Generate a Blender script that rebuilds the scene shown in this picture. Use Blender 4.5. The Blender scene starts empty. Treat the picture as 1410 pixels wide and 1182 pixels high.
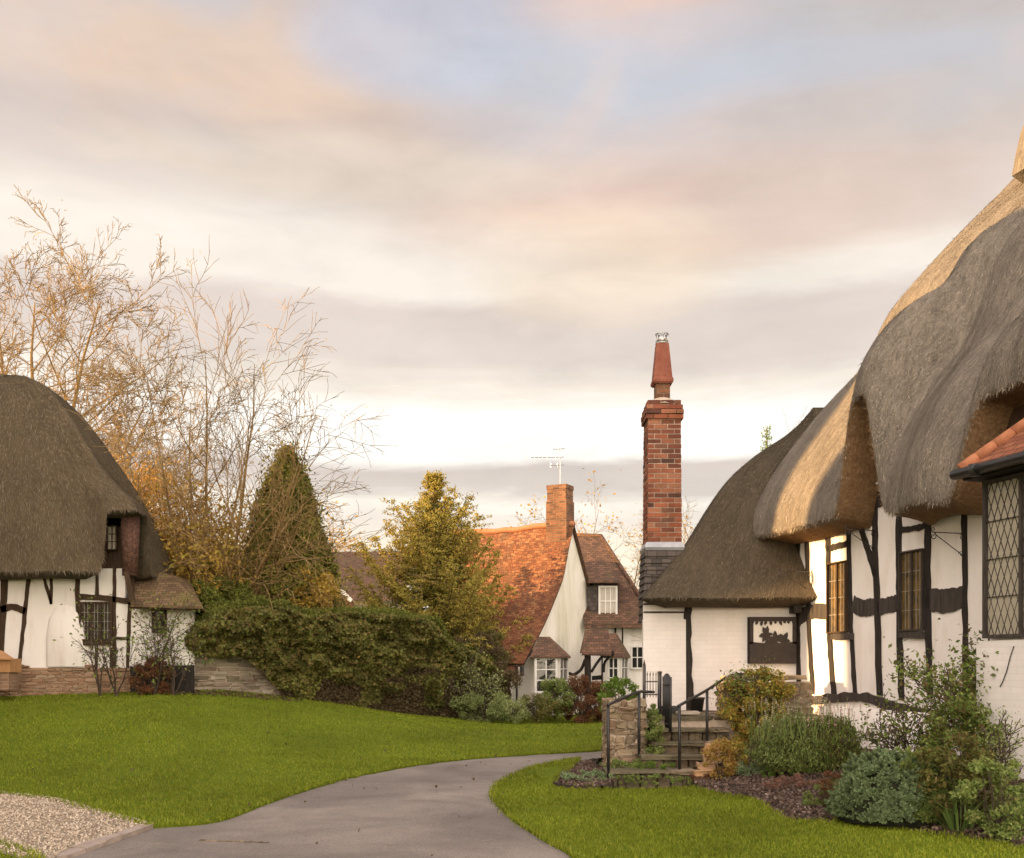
import bpy, math, random
import numpy as np
from mathutils import Vector, geometry
random.seed(7); RNG = np.random.default_rng(7)
C = bpy.context.scene.collection
SC = bpy.context.scene
R = math.radians

# ------------------------------------------------------------------ camera
F = 1400.0; CX = 705.0; HY = 920.0; EYE = 1.55
cam = bpy.data.cameras.new('camera'); camo = bpy.data.objects.new('camera', cam); C.objects.link(camo)
camo.location = (0, 0, EYE); camo.rotation_euler = (R(90), 0, 0)
cam.sensor_width = 36; cam.lens = 36*F/1410; cam.shift_y = (HY-591)/1410; cam.clip_end = 3000
SC.camera = camo
# ------------------------------------------------------------------ light
SUN_H = Vector((-0.98, -0.14, 0)).normalized(); TAN_EL = 0.19
SUN_EL = math.atan(TAN_EL)
sv = Vector((SUN_H.x, SUN_H.y, TAN_EL)).normalized()
sd = bpy.data.lights.new('sun', 'SUN'); so = bpy.data.objects.new('sun', sd); C.objects.link(so)
sd.energy = 5.0; sd.angle = R(0.6); sd.color = (1.0, 0.62, 0.28)
so.rotation_euler = sv.to_track_quat('Z', 'Y').to_euler(); so.location = (-30, 5, 20)
SC.view_settings.view_transform = 'Standard'; SC.view_settings.look = 'None'
SC.view_settings.exposure = 1.42; SC.view_settings.gamma = 1.0
# ------------------------------------------------------------------ sky
w = bpy.data.worlds.new("World"); SC.world = w; w.use_nodes = True
nt = w.node_tree; nt.nodes.clear()
def N(nt, t, **k):
    n = nt.nodes.new(t)
    for a, v in k.items():
        if a == 'inp':
            for kk, vv in v.items(): n.inputs[kk].default_value = vv
        else: setattr(n, a, v)
    return n
def L(nt, a, b): nt.links.new(a, b)
def ramp(nt, fac, stops, interp='LINEAR'):
    r = N(nt, 'ShaderNodeValToRGB'); cr = r.color_ramp; cr.interpolation = interp
    while len(cr.elements) > len(stops): cr.elements.remove(cr.elements[-1])
    while len(cr.elements) < len(stops): cr.elements.new(0.5)
    for e, (p, c) in zip(cr.elements, stops):
        e.position = p; e.color = (c, c, c, 1) if isinstance(c, (int, float)) else (*c, 1)
    L(nt, fac, r.inputs[0]); return r.outputs[0]
def mth(nt, op, a, b=None, c=None, clamp=False):
    n = N(nt, 'ShaderNodeMath', operation=op, use_clamp=clamp)
    for i, v in enumerate((a, b, c)):
        if v is None: continue
        if isinstance(v, (int, float)): n.inputs[i].default_value = v
        else: L(nt, v, n.inputs[i])
    return n.outputs[0]
def mixc(nt, f, a, b, blend='MIX'):
    n = N(nt, 'ShaderNodeMix', data_type='RGBA', blend_type=blend)
    for i, v in ((0, f), (6, a), (7, b)):
        if isinstance(v, (int, float)) and i == 0: n.inputs[0].default_value = v
        elif isinstance(v, tuple): n.inputs[i].default_value = (*v, 1)
        else: L(nt, v, n.inputs[i])
    return n.outputs[2]
def s2l(r, g, b):
    f = lambda c: (c/255/12.92) if c/255 <= .04045 else ((c/255+.055)/1.055)**2.4
    return (f(r), f(g), f(b))
tc = N(nt, 'ShaderNodeTexCoord')
dirv = tc.outputs['Generated']
sep = N(nt, 'ShaderNodeSeparateXYZ'); L(nt, dirv, sep.inputs[0])
z = sep.outputs[2]
def sky_noise(sx, sy, sz, scale, detail, rough, dist=0.0, off=(0, 0, 0)):
    m = N(nt, 'ShaderNodeMapping'); m.inputs['Scale'].default_value = (sx, sy, sz); m.inputs['Location'].default_value = off
    L(nt, dirv, m.inputs[0])
    n = N(nt, 'ShaderNodeTexNoise', inp={'Scale': scale, 'Detail': detail, 'Roughness': rough, 'Distortion': dist}); L(nt, m.outputs[0], n.inputs[0])
    return n.outputs[0]
n1 = sky_noise(1, 1, 3.6, 2.2, 7, .55, .5)
n2 = sky_noise(1, 1, 6, 4.2, 8, .62, .5, (3, 1, 2))
n3 = sky_noise(1, 1, 2.2, 2.4, 6, .55, .5, (5, 7, 1))
n4 = sky_noise(1, 1, 3.0, 8.0, 7, .6, .4, (2, 4, 9))
# elevation perturbed by noise drives the cloud bands
zz = mth(nt, 'ADD', z, mth(nt, 'MULTIPLY', mth(nt, 'SUBTRACT', n1, .5), .035))
zz = mth(nt, 'ADD', zz, mth(nt, 'MULTIPLY', mth(nt, 'SUBTRACT', n2, .5), .045))
def zc(py): t = (HY-py)/F; return t/math.sqrt(1+t*t)
band = ramp(nt, zz, [(0.0, s2l(250, 238, 215)), (zc(760), s2l(249, 236, 216)), (zc(715), s2l(236, 226, 216)),
    (zc(694), s2l(250, 243, 232)), (zc(676), s2l(218, 207, 199)), (zc(648), s2l(212, 200, 193)), (zc(630), (1.03,1.0,.95)), (zc(570), (1.06,1.03,.98)),
    (zc(535), s2l(240, 230, 218)), (zc(505), s2l(222, 210, 202)), (zc(430), s2l(218, 205, 198)), (zc(405), s2l(240, 231, 221)),
    (zc(350), s2l(244, 235, 224)), (zc(270), s2l(224, 212, 204)), (zc(190), s2l(214, 201, 195)), (zc(90), s2l(206, 196, 194)), (zc(0), s2l(200, 192, 192)), (0.62, s2l(205, 200, 205))])
def blob(px, py, rad, soft):
    v = Vector(((px-CX)/F, 1, (HY-py)/F)).normalized()
    d = N(nt, 'ShaderNodeVectorMath', operation='DISTANCE'); L(nt, dirv, d.inputs[0]); d.inputs[1].default_value = v
    x = mth(nt, 'ADD', d.outputs['Value'], mth(nt, 'MULTIPLY', mth(nt, 'SUBTRACT', n3, .5), .45))
    m = N(nt, 'ShaderNodeMapRange', interpolation_type='SMOOTHSTEP'); L(nt, x, m.inputs[0])
    m.inputs[1].default_value = rad+soft; m.inputs[2].default_value = rad-soft; m.inputs[3].default_value = 0; m.inputs[4].default_value = 1
    return m.outputs[0]
def streak(px, py, rx, ry, soft=.45):
    v = Vector(((px-CX)/F, 1, (HY-py)/F)).normalized()
    s = N(nt, 'ShaderNodeVectorMath', operation='SUBTRACT'); L(nt, dirv, s.inputs[0]); s.inputs[1].default_value = v
    m2 = N(nt, 'ShaderNodeVectorMath', operation='MULTIPLY'); L(nt, s.outputs[0], m2.inputs[0]); m2.inputs[1].default_value = (F/rx, F/rx, F/ry)
    ln = N(nt, 'ShaderNodeVectorMath', operation='LENGTH'); L(nt, m2.outputs[0], ln.inputs[0])
    x = mth(nt, 'ADD', ln.outputs['Value'], mth(nt, 'MULTIPLY', mth(nt, 'SUBTRACT', n1, .5), 1.6))
    x = mth(nt, 'ADD', x, mth(nt, 'MULTIPLY', mth(nt, 'SUBTRACT', n2, .5), .8))
    m = N(nt, 'ShaderNodeMapRange', interpolation_type='SMOOTHSTEP'); L(nt, x, m.inputs[0])
    m.inputs[1].default_value = 1+soft; m.inputs[2].default_value = 1-soft
    return m.outputs[0]
col = band
for (px, py, rx, ry, c, a) in [(250, 85, 330, 75, s2l(240, 209, 182), .6), (600, 50, 150, 50, s2l(200, 205, 224), .7), (890, 30, 140, 50, s2l(233, 202, 188), .7),
                              (760, 120, 140, 60, s2l(196, 204, 218), .6), (1000, 110, 160, 60, s2l(196, 204, 216), .5), (1080, 150, 150, 35, s2l(232, 205, 192), .45),
                              (1300, 90, 240, 120, s2l(190, 184, 182), .6), (960, 300, 330, 55, s2l(234, 196, 176), .65), (700, 215, 240, 45, s2l(208, 192, 188), .45),
                              (150, 180, 240, 40, s2l(206, 194, 190), .5), (1200, 260, 240, 60, s2l(214, 200, 192), .5), (450, 235, 260, 30, s2l(238, 222, 204), .5),
                              (820, 370, 160, 60, s2l(252, 232, 208), .6), (500, 345, 300, 35, s2l(240, 230, 222), .4)]:
    col = mixc(nt, mth(nt, 'MULTIPLY', streak(px, py, rx, ry), a), col, c)
# fine mottling
col = mixc(nt, 1.0, col, ramp(nt, n3, [(0.3, .88), (.5, 1.0), (.7, 1.09)]), 'MULTIPLY')
col = mixc(nt, 1.0, col, ramp(nt, n4, [(0.3, .93), (.5, 1.0), (.7, 1.05)]), 'MULTIPLY')
hi = N(nt, 'ShaderNodeMapRange', interpolation_type='SMOOTHSTEP'); L(nt, z, hi.inputs[0]); hi.inputs[1].default_value = zc(330); hi.inputs[2].default_value = zc(120)
col = mixc(nt, mth(nt, 'MULTIPLY', hi.outputs[0], ramp(nt, n1, [(.49, 0.0), (.62, .45)])), col, s2l(192, 200, 216))
col = mixc(nt, mth(nt, 'MULTIPLY', hi.outputs[0], ramp(nt, n3, [(.52, 0.0), (.63, .5)])), col, s2l(238, 204, 180))
# sky away from the view (towards the low sun and overhead) is brighter
back = N(nt, 'ShaderNodeMapRange', interpolation_type='SMOOTHSTEP'); L(nt, sep.outputs[1], back.inputs[0])
back.inputs[1].default_value = 0.45; back.inputs[2].default_value = -0.6; back.inputs[3].default_value = 0.415; back.inputs[4].default_value = 1.62
warm = N(nt, 'ShaderNodeMapRange', interpolation_type='SMOOTHSTEP'); L(nt, sep.outputs[1], warm.inputs[0]); warm.inputs[1].default_value = .4; warm.inputs[2].default_value = -.3
col = mixc(nt, warm.outputs[0], col, mixc(nt, 1.0, col, (1.05, 1.0, .93), 'MULTIPLY'))
col = mixc(nt, 1.0, col, (1.02, 1.0, .965), 'MULTIPLY')
cb = N(nt, 'ShaderNodeBackground'); L(nt, col, cb.inputs[0]); L(nt, back.outputs[0], cb.inputs[1])
skyt = N(nt, 'ShaderNodeTexSky', sky_type='NISHITA', sun_disc=False)
skyt.sun_elevation = SUN_EL; skyt.sun_rotation = math.atan2(sv.x, sv.y)
sb = N(nt, 'ShaderNodeBackground', inp={'Strength': 0.12}); L(nt, skyt.outputs[0], sb.inputs[0])
ms = N(nt, 'ShaderNodeMixShader', inp={0: 0.95}); L(nt, sb.outputs[0], ms.inputs[1]); L(nt, cb.outputs[0], ms.inputs[2])
wo = N(nt, 'ShaderNodeOutputWorld'); L(nt, ms.outputs[0], wo.inputs[0])

# ------------------------------------------------------------------ materials
def newmat(name):
    m = bpy.data.materials.new(name); m.use_nodes = True; t = m.node_tree
    b = t.nodes['Principled BSDF']; return m, t, b
def coords(t, kind, scale=(1, 1, 1)):
    c = N(t, 'ShaderNodeTexCoord'); mp = N(t, 'ShaderNodeMapping'); mp.inputs['Scale'].default_value = scale
    L(t, c.outputs[kind], mp.inputs[0]); return mp.outputs[0]
def noise(t, vec, scale, detail=5, rough=.6, dist=0):
    n = N(t, 'ShaderNodeTexNoise', inp={'Scale': scale, 'Detail': detail, 'Roughness': rough, 'Distortion': dist}); L(t, vec, n.inputs[0]); return n.outputs[0]
def bump(t, b, h, strength, dist):
    n = N(t, 'ShaderNodeBump', inp={'Strength': strength, 'Distance': dist}); L(t, h, n.inputs['Height']); L(t, n.outputs[0], b.inputs['Normal'])
def mat_noise(name, c1, c2, scale=4, rough=.8, bmp=.3, bdist=.01, bscale=None, kind='Object', stretch=(1, 1, 1), c3=None, spec=.3, metal=0):
    m, t, b = newmat(name); v = coords(t, kind, stretch)
    n = noise(t, v, scale, 6, .65, .2)
    st = [(.3, c1), (.7, c2)] if c3 is None else [(.3, c1), (.5, c2), (.72, c3)]
    L(t, ramp(t, n, st), b.inputs['Base Color']); b.inputs['Roughness'].default_value = rough
    b.inputs['Specular IOR Level'].default_value = spec; b.inputs['Metallic'].default_value = metal
    if bmp: bump(t, b, noise(t, v, bscale or scale*6, 5, .7), bmp, bdist)
    return m
def mat_island(name, cols, rough=.85, big=None, bmp=.4, bscale=40, bdist=.01, transl=0.0, spec=.25, bigscale=.6):
    """colour differs from piece to piece (stones, leaves, straws, chips)"""
    m, t, b = newmat(name); g = N(t, 'ShaderNodeNewGeometry')
    n = len(cols); c = ramp(t, g.outputs['Random Per Island'], [(i/(n-1) if n > 1 else 0, x) for i, x in enumerate(cols)])
    v = coords(t, 'Object')
    if big: c = mixc(t, 1.0, c, ramp(t, noise(t, v, bigscale, 4, .6), [(.3, big[0]), (.7, big[1])]), 'MULTIPLY')
    L(t, c, b.inputs['Base Color']); b.inputs['Roughness'].default_value = rough; b.inputs['Specular IOR Level'].default_value = spec
    if bmp: bump(t, b, noise(t, v, bscale, 4, .7), bmp, bdist)
    if transl:
        tr = N(t, 'ShaderNodeBsdfTranslucent'); L(t, c, tr.inputs[0])
        mx = N(t, 'ShaderNodeMixShader', inp={0: transl}); o = t.nodes['Material Output']
        L(t, b.outputs[0], mx.inputs[1]); L(t, tr.outputs[0], mx.inputs[2]); L(t, mx.outputs[0], o.inputs[0])
    return m
def mat_brick(name, c1, c2, mortar, bw=.225, bh=.075, ms=.009, bmp=.6, off=.5, stain=None, rough=.85, bd=.012):
    m, t, b = newmat(name); v = coords(t, 'UV')
    vv = N(t, 'ShaderNodeVectorMath', operation='ADD'); L(t, v, vv.inputs[0])
    nn = N(t, 'ShaderNodeTexNoise', inp={'Scale': 3.0, 'Detail': 3}); L(t, v, nn.inputs[0])
    sc = N(t, 'ShaderNodeVectorMath', operation='SCALE'); sc.inputs['Scale'].default_value = bh*.35; L(t, nn.outputs[1], sc.inputs[0]); L(t, sc.outputs[0], vv.inputs[1])
    br = N(t, 'ShaderNodeTexBrick', offset=off, inp={'Scale': 1, 'Brick Width': bw, 'Row Height': bh, 'Mortar Size': ms, 'Mortar Smooth': .3, 'Bias': 0.0})
    br.inputs['Color1'].default_value = (*c1, 1); br.inputs['Color2'].default_value = (*c2, 1); br.inputs['Mortar'].default_value = (*mortar, 1)
    L(t, vv.outputs[0], br.inputs[0]); c = br.outputs[0]
    st = stain or (.7, 1.15)
    c = mixc(t, 1.0, c, ramp(t, noise(t, coords(t, 'Object'), 1.3, 8, .75), [(.3, st[0]), (.7, st[1])]), 'MULTIPLY')
    L(t, c, b.inputs['Base Color']); b.inputs['Roughness'].default_value = rough; b.inputs['Specular IOR Level'].default_value = .25
    h = mth(t, 'ADD', mth(t, 'MULTIPLY', br.outputs['Fac'], -1.0), mth(t, 'MULTIPLY', noise(t, v, 60, 4, .7), .35))
    bump(t, b, h, bmp, bd); return m
def mat_tile(name, cols, rw=.165, rh=.10, moss=None):
    """plain clay tiles: each row steps down to a shadowed lower edge"""
    m, t, b = newmat(name); v = coords(t, 'UV')
    br = N(t, 'ShaderNodeTexBrick', offset=.5, inp={'Scale': 1, 'Brick Width': rw, 'Row Height': rh, 'Mortar Size': .006, 'Mortar Smooth': .1})
    br.inputs['Color1'].default_value = (1, 1, 1, 1); br.inputs['Color2'].default_value = (0, 0, 0, 1); br.inputs['Mortar'].default_value = (.4, .4, .4, 1)
    nd = N(t, 'ShaderNodeVectorMath', operation='ADD'); L(t, v, nd.inputs[0])
    nn = N(t, 'ShaderNodeTexNoise', inp={'Scale': 1.1, 'Detail': 3}); L(t, v, nn.inputs[0])
    sc = N(t, 'ShaderNodeVectorMath', operation='SCALE'); sc.inputs['Scale'].default_value = .09; L(t, nn.outputs[1], sc.inputs[0]); L(t, sc.outputs[0], nd.inputs[1])
    L(t, nd.outputs[0], br.inputs[0])
    n = len(cols); c = ramp(t, mth(t, 'ADD', mth(t, 'MULTIPLY', br.outputs[0], .75), mth(t, 'MULTIPLY', noise(t, v, 2.5, 6, .7), .3)), [(i/(n-1), x) for i, x in enumerate(cols)])
    if moss: c = mixc(t, ramp(t, noise(t, coords(t, 'Object'), 1.6, 7, .75), [(.52, 0.0), (.68, 1.0)]), c, moss)
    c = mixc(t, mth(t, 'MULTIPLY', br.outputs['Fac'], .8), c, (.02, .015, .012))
    L(t, c, b.inputs['Base Color']); b.inputs['Roughness'].default_value = .85; b.inputs['Specular IOR Level'].default_value = .2
    s2 = N(t, 'ShaderNodeSeparateXYZ'); L(t, nd.outputs[0], s2.inputs[0])
    fr = mth(t, 'FRACT', mth(t, 'DIVIDE', s2.outputs[1], rh))
    bump(t, b, mth(t, 'ADD', mth(t, 'MULTIPLY', fr, -1.0), mth(t, 'MULTIPLY', noise(t, v, 30, 3, .6), .3)), .7, .02); return m
def mat_thatch(name, dark, mid, light, speck=None):
    m, t, b = newmat(name); v = coords(t, 'UV', (1, .12, 1)); vb = coords(t, 'UV')
    n1 = noise(t, v, 38, 5, .75, .15); n2 = noise(t, v, 7, 4, .6, .3); n3 = noise(t, vb, 1.2, 6, .65, .5)
    vv = N(t, 'ShaderNodeTexVoronoi', inp={'Scale': 55.0}); L(t, coords(t, 'UV', (1, .45, 1)), vv.inputs[0])
    f = mth(t, 'ADD', mth(t, 'MULTIPLY', n1, .5), mth(t, 'ADD', mth(t, 'MULTIPLY', n2, .25), mth(t, 'MULTIPLY', n3, .25)))
    c = ramp(t, f, [(.33, dark), (.5, mid), (.66, light)])
    if speck: c = mixc(t, ramp(t, noise(t, vb, 7, 5, .8), [(.66, 0.0), (.72, 1.0)]), c, speck)
    L(t, c, b.inputs['Base Color']); b.inputs['Roughness'].default_value = .95; b.inputs['Specular IOR Level'].default_value = .1
    h = mth(t, 'ADD', mth(t, 'MULTIPLY', n1, .7), mth(t, 'ADD', mth(t, 'MULTIPLY', vv.outputs[0], .35), mth(t, 'MULTIPLY', n2, .8)))
    bump(t, b, h, .9, .05); return m
def mat_wood(name, c1, c2, scale=6):
    m, t, b = newmat(name); v = coords(t, 'Object', (1, 1, .12)); n = noise(t, v, scale*5, 6, .7, .4)
    c = ramp(t, n, [(.3, c1), (.7, c2)]); L(t, c, b.inputs['Base Color']); b.inputs['Roughness'].default_value = .75; b.inputs['Specular IOR Level'].default_value = .25
    bump(t, b, n, .7, .012); return m
def mat_plaster(name, c, dirt, dscale=.9, streak=(1, 1, .25), amt=(.55, .8), bmp=.35):
    m, t, b = newmat(name); v = coords(t, 'Object'); vs = coords(t, 'Object', streak)
    f = ramp(t, noise(t, vs, dscale*2, 8, .7, .3), [(amt[0], 0.0), (amt[1], 1.0)])
    cc = mixc(t, f, c, dirt); L(t, cc, b.inputs['Base Color']); b.inputs['Roughness'].default_value = .9; b.inputs['Specular IOR Level'].default_value = .2
    h = mth(t, 'ADD', mth(t, 'MULTIPLY', noise(t, v, 2.2, 3, .5), 1.0), mth(t, 'MULTIPLY', noise(t, v, 45, 4, .7), .12))
    bump(t, b, h, bmp, .05); return m
def mat_glass(name, tint=(.02, .02, .02), rough=.06, wob=.15):
    m, t, b = newmat(name); b.inputs['Base Color'].default_value = (*tint, 1); b.inputs['Roughness'].default_value = rough
    b.inputs['Specular IOR Level'].default_value = .9
    bump(t, b, noise(t, coords(t, 'Object'), 5, 2, .5), wob, .03); return m

M = {}
M['thatch'] = mat_thatch('weathered_thatch', (.078, .067, .055), (.195, .170, .138), (.33, .285, .23))
M['thatch_cut'] = mat_thatch('cut_thatch', (.14, .08, .04), (.25, .15, .08), (.33, .21, .115))
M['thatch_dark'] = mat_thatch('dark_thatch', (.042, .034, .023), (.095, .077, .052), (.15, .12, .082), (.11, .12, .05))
M['thatch_left'] = mat_thatch('mossy_thatch', (.06, .045, .026), (.115, .088, .05), (.17, .13, .075), (.25, .20, .13))
M['straw'] = mat_island('straw', [(.06, .052, .043), (.155, .133, .105), (.28, .24, .185), (.52, .44, .335)], bmp=0)
M['straw_dark'] = mat_island('dark_straw', [(.055, .04, .03), (.10, .08, .056), (.15, .12, .08), (.24, .19, .13)], bmp=0)
M['plaster'] = mat_plaster('white_plaster', (.88, .84, .80), (.60, .50, .40), amt=(.50, .92))
M['plaster_green'] = mat_plaster('algae_plaster', (.84, .80, .73), (.50, .48, .30), dscale=.5, amt=(.46, .80))
M['paint_brick'] = mat_brick('painted_brick', (.86, .82, .79), (.83, .79, .76), (.79, .75, .715), ms=.006, bmp=.22, stain=(.86, 1.03), bd=.004)
M['timber'] = mat_wood('dark_oak', (.012, .010, .009), (.048, .040, .034))
M['timber_old'] = mat_wood('grey_oak', (.026, .022, .020), (.085, .072, .062), 4)
M['timber_brown'] = mat_wood('brown_oak', (.03, .018, .010), (.085, .052, .030))
M['brick'] = mat_island('red_brick', [(.27, .085, .045), (.13, .05, .033), (.33, .11, .055), (.22, .075, .045), (.08, .04, .03), (.36, .16, .09), (.26, .095, .055)], big=(.7, 1.15), bmp=.5, bscale=60, bigscale=3)
M['mortar'] = mat_noise('mortar', (.42, .33, .25), (.60, .50, .40), 12)
M['tile_hung'] = mat_tile('hung_tiles', [(.06, .034, .025), (.10, .052, .036), (.13, .07, .048)], rh=.11)
M['brick_old'] = mat_brick('old_brick', (.28, .12, .06), (.11, .055, .035), (.20, .15, .10), stain=(.5, 1.2))
M['brick_plinth'] = mat_brick('plinth_brick', (.36, .21, .13), (.25, .14, .09), (.34, .27, .2), stain=(.55, 1.2))
M['tile_orange'] = mat_tile('orange_tiles', [(.09, .04, .028), (.17, .065, .033), (.24, .10, .045), (.31, .16, .08)], moss=(.13, .08, .045))
M['tile_brown'] = mat_tile('brown_tiles', [(.07, .045, .035), (.13, .075, .05), (.20, .11, .07)], moss=(.09, .075, .035))
M['tile_left'] = mat_tile('mossy_tiles', [(.08, .05, .028), (.14, .09, .05), (.21, .14, .075)], rh=.12, moss=(.16, .14, .035))
M['tile_red'] = mat_tile('red_tiles', [(.16, .06, .035), (.24, .09, .05), (.32, .13, .07)])
M['ridge_tile'] = mat_noise('ridge_clay', (.32, .12, .06), (.48, .20, .10), 9)
M['slate'] = mat_tile('dark_slate', [(.05, .045, .042), (.09, .075, .065), (.12, .10, .085)], rh=.13)
M['lead'] = mat_noise('lead', (.26, .27, .30), (.42, .43, .46), 6, rough=.5, metal=.4)
M['iron'] = mat_noise('black_iron', (.012, .012, .013), (.03, .028, .027), 14, rough=.45, bmp=.2, bdist=.003, spec=.5)
M['plastic'] = mat_noise('black_gutter', (.012, .012, .012), (.03, .03, .03), 5, rough=.4, bmp=.1, spec=.5)
M['white_paint'] = mat_noise('white_paint', (.80, .78, .75), (.70, .67, .62), 7, rough=.5, bmp=.1)
M['glass'] = mat_glass('window_glass')
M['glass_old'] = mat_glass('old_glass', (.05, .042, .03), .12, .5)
M['glass_reflect_paint'] = mat_noise('painted_reflection_glass', (.035, .03, .018), (.20, .12, .035), 9, rough=.12, bmp=.25, bdist=.01, spec=.9)  # golden tree reflections painted into the pane colour as noise
M['bars'] = mat_noise('glazing_lead', (.22, .20, .17), (.36, .33, .28), 8, rough=.6, bmp=0)
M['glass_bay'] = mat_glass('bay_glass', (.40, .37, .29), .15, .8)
M['curtain'] = mat_noise('curtain', (.45, .42, .36), (.62, .58, .50), 3, stretch=(14, 14, .4), bmp=.5, bdist=.03, bscale=4)
M['terracotta'] = mat_noise('terracotta', (.19, .06, .038), (.30, .11, .065), 7)
M['steel'] = mat_noise('galvanised_steel', (.45, .45, .45), (.62, .62, .60), 9, rough=.35, metal=.9)
M['stone'] = mat_island('rubble_stone', [(.24, .175, .11), (.35, .27, .17), (.17, .13, .09), (.42, .34, .23), (.26, .17, .11), (.30, .26, .18)], big=(.65, 1.1), bmp=.8, bscale=22, bdist=.02, bigscale=2)
M['stone_pale'] = mat_island('pale_stone', [(.40, .33, .25), (.50, .43, .34), (.30, .24, .18), (.56, .48, .39), (.30, .22, .16), (.22, .20, .14)], big=(.5, 1.15), bmp=.8, bscale=18, bdist=.02, bigscale=1.2)
M['paving'] = mat_island('step_stone', [(.17, .13, .09), (.25, .19, .13), (.12, .11, .065), (.30, .23, .16)], big=(.5, 1.15), bmp=.9, bscale=18, bdist=.03, bigscale=4)
M['soil'] = mat_noise('soil', (.035, .025, .018), (.085, .06, .045), 9, bmp=.9, bdist=.05, bscale=30)
M['chips'] = mat_island('bark_chips', [(.045, .028, .020), (.09, .055, .04), (.16, .11, .085), (.06, .04, .035), (.26, .20, .16)], bmp=0)
M['bark'] = mat_noise('bark', (.10, .075, .045), (.24, .18, .11), 5, stretch=(1, 1, .3), bmp=.7, bdist=.02)
M['bark_dark'] = mat_noise('dark_bark', (.05, .035, .025), (.11, .08, .06), 5, stretch=(1, 1, .3), bmp=.7, bdist=.02)
M['bark_gold'] = mat_noise('golden_bark', (.17, .105, .045), (.40, .27, .115), 3, stretch=(1, 1, .3), bmp=.5, bdist=.02)
def leaf(name, cols, tr=.35, big=(.75, 1.15), rough=.6, bs=.8): M[name] = mat_island(name, cols, rough=rough, big=big, bmp=0, transl=tr, bigscale=bs)
_x = 1
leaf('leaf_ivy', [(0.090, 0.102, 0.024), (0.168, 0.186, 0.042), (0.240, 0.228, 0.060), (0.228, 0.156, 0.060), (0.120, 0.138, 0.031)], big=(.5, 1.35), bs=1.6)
leaf('leaf_hedge', [(0.103, 0.132, 0.025), (0.196, 0.224, 0.040), (0.265, 0.276, 0.063), (0.138, 0.161, 0.034)], big=(.6, 1.3), bs=1.6)
leaf('leaf_dead', [(.12, .09, .045), (.17, .12, .06), (.095, .075, .035), (.20, .15, .08)])
leaf('leaf_gold', [(.50, .33, .06), (.62, .44, .09), (.40, .24, .05), (.44, .40, .08)])
leaf('leaf_orange', [(.56, .31, .08), (.64, .41, .12), (.44, .23, .06), (.55, .38, .10)])
leaf('leaf_fir', [(.16, .15, .03), (.40, .34, .06), (.56, .46, .10), (.26, .22, .045), (.40, .24, .07)], tr=.2)
leaf('leaf_cypress', [(.09, .105, .02), (.19, .19, .035), (.30, .26, .05)], tr=.2)
leaf('leaf_green', [(0.090, 0.165, 0.022), (0.165, 0.270, 0.038), (0.225, 0.330, 0.060), (0.120, 0.180, 0.030)])
leaf('leaf_hebe', [(0.143, 0.202, 0.094), (0.215, 0.286, 0.137), (0.305, 0.384, 0.195), (0.111, 0.156, 0.072)], tr=.2, bs=6)
leaf('leaf_bush', [(0.125, 0.188, 0.050), (0.219, 0.294, 0.075), (0.312, 0.388, 0.112), (0.237, 0.225, 0.075)])
leaf('leaf_lemon', [(0.413, 0.357, 0.055), (0.247, 0.275, 0.049), (0.578, 0.454, 0.083), (0.481, 0.247, 0.069), (0.165, 0.206, 0.041)])
leaf('leaf_amber', [(.50, .30, .06), (.42, .22, .06), (.36, .30, .06), (.55, .36, .12)])
leaf('leaf_russet', [(0.172, 0.070, 0.035), (0.265, 0.109, 0.047), (0.125, 0.062, 0.035), (0.218, 0.140, 0.062)])
leaf('leaf_heather', [(0.312, 0.156, 0.120), (0.408, 0.216, 0.168), (0.216, 0.108, 0.084), (0.168, 0.144, 0.060)])
leaf('leaf_varieg', [(0.317, 0.374, 0.130), (0.461, 0.490, 0.216), (0.173, 0.230, 0.072), (0.259, 0.317, 0.115)])
leaf('leaf_rose', [(0.100, 0.150, 0.031), (0.175, 0.250, 0.050), (0.275, 0.362, 0.081), (0.188, 0.112, 0.050), (0.125, 0.188, 0.037)])
leaf('leaf_blade', [(0.112, 0.182, 0.042), (0.168, 0.266, 0.070), (0.238, 0.322, 0.098)])
leaf('petal_pink', [(.65, .32, .32), (.75, .55, .50)]); leaf('seed_head', [(.45, .38, .28), (.60, .54, .42), (.30, .22, .14)])
leaf('grass_blade', [(.095, .145, .007), (.17, .225, .011), (.24, .285, .018), (.31, .32, .035), (.13, .185, .009)], tr=.3, big=(.62, 1.28), bs=.38)
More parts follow.
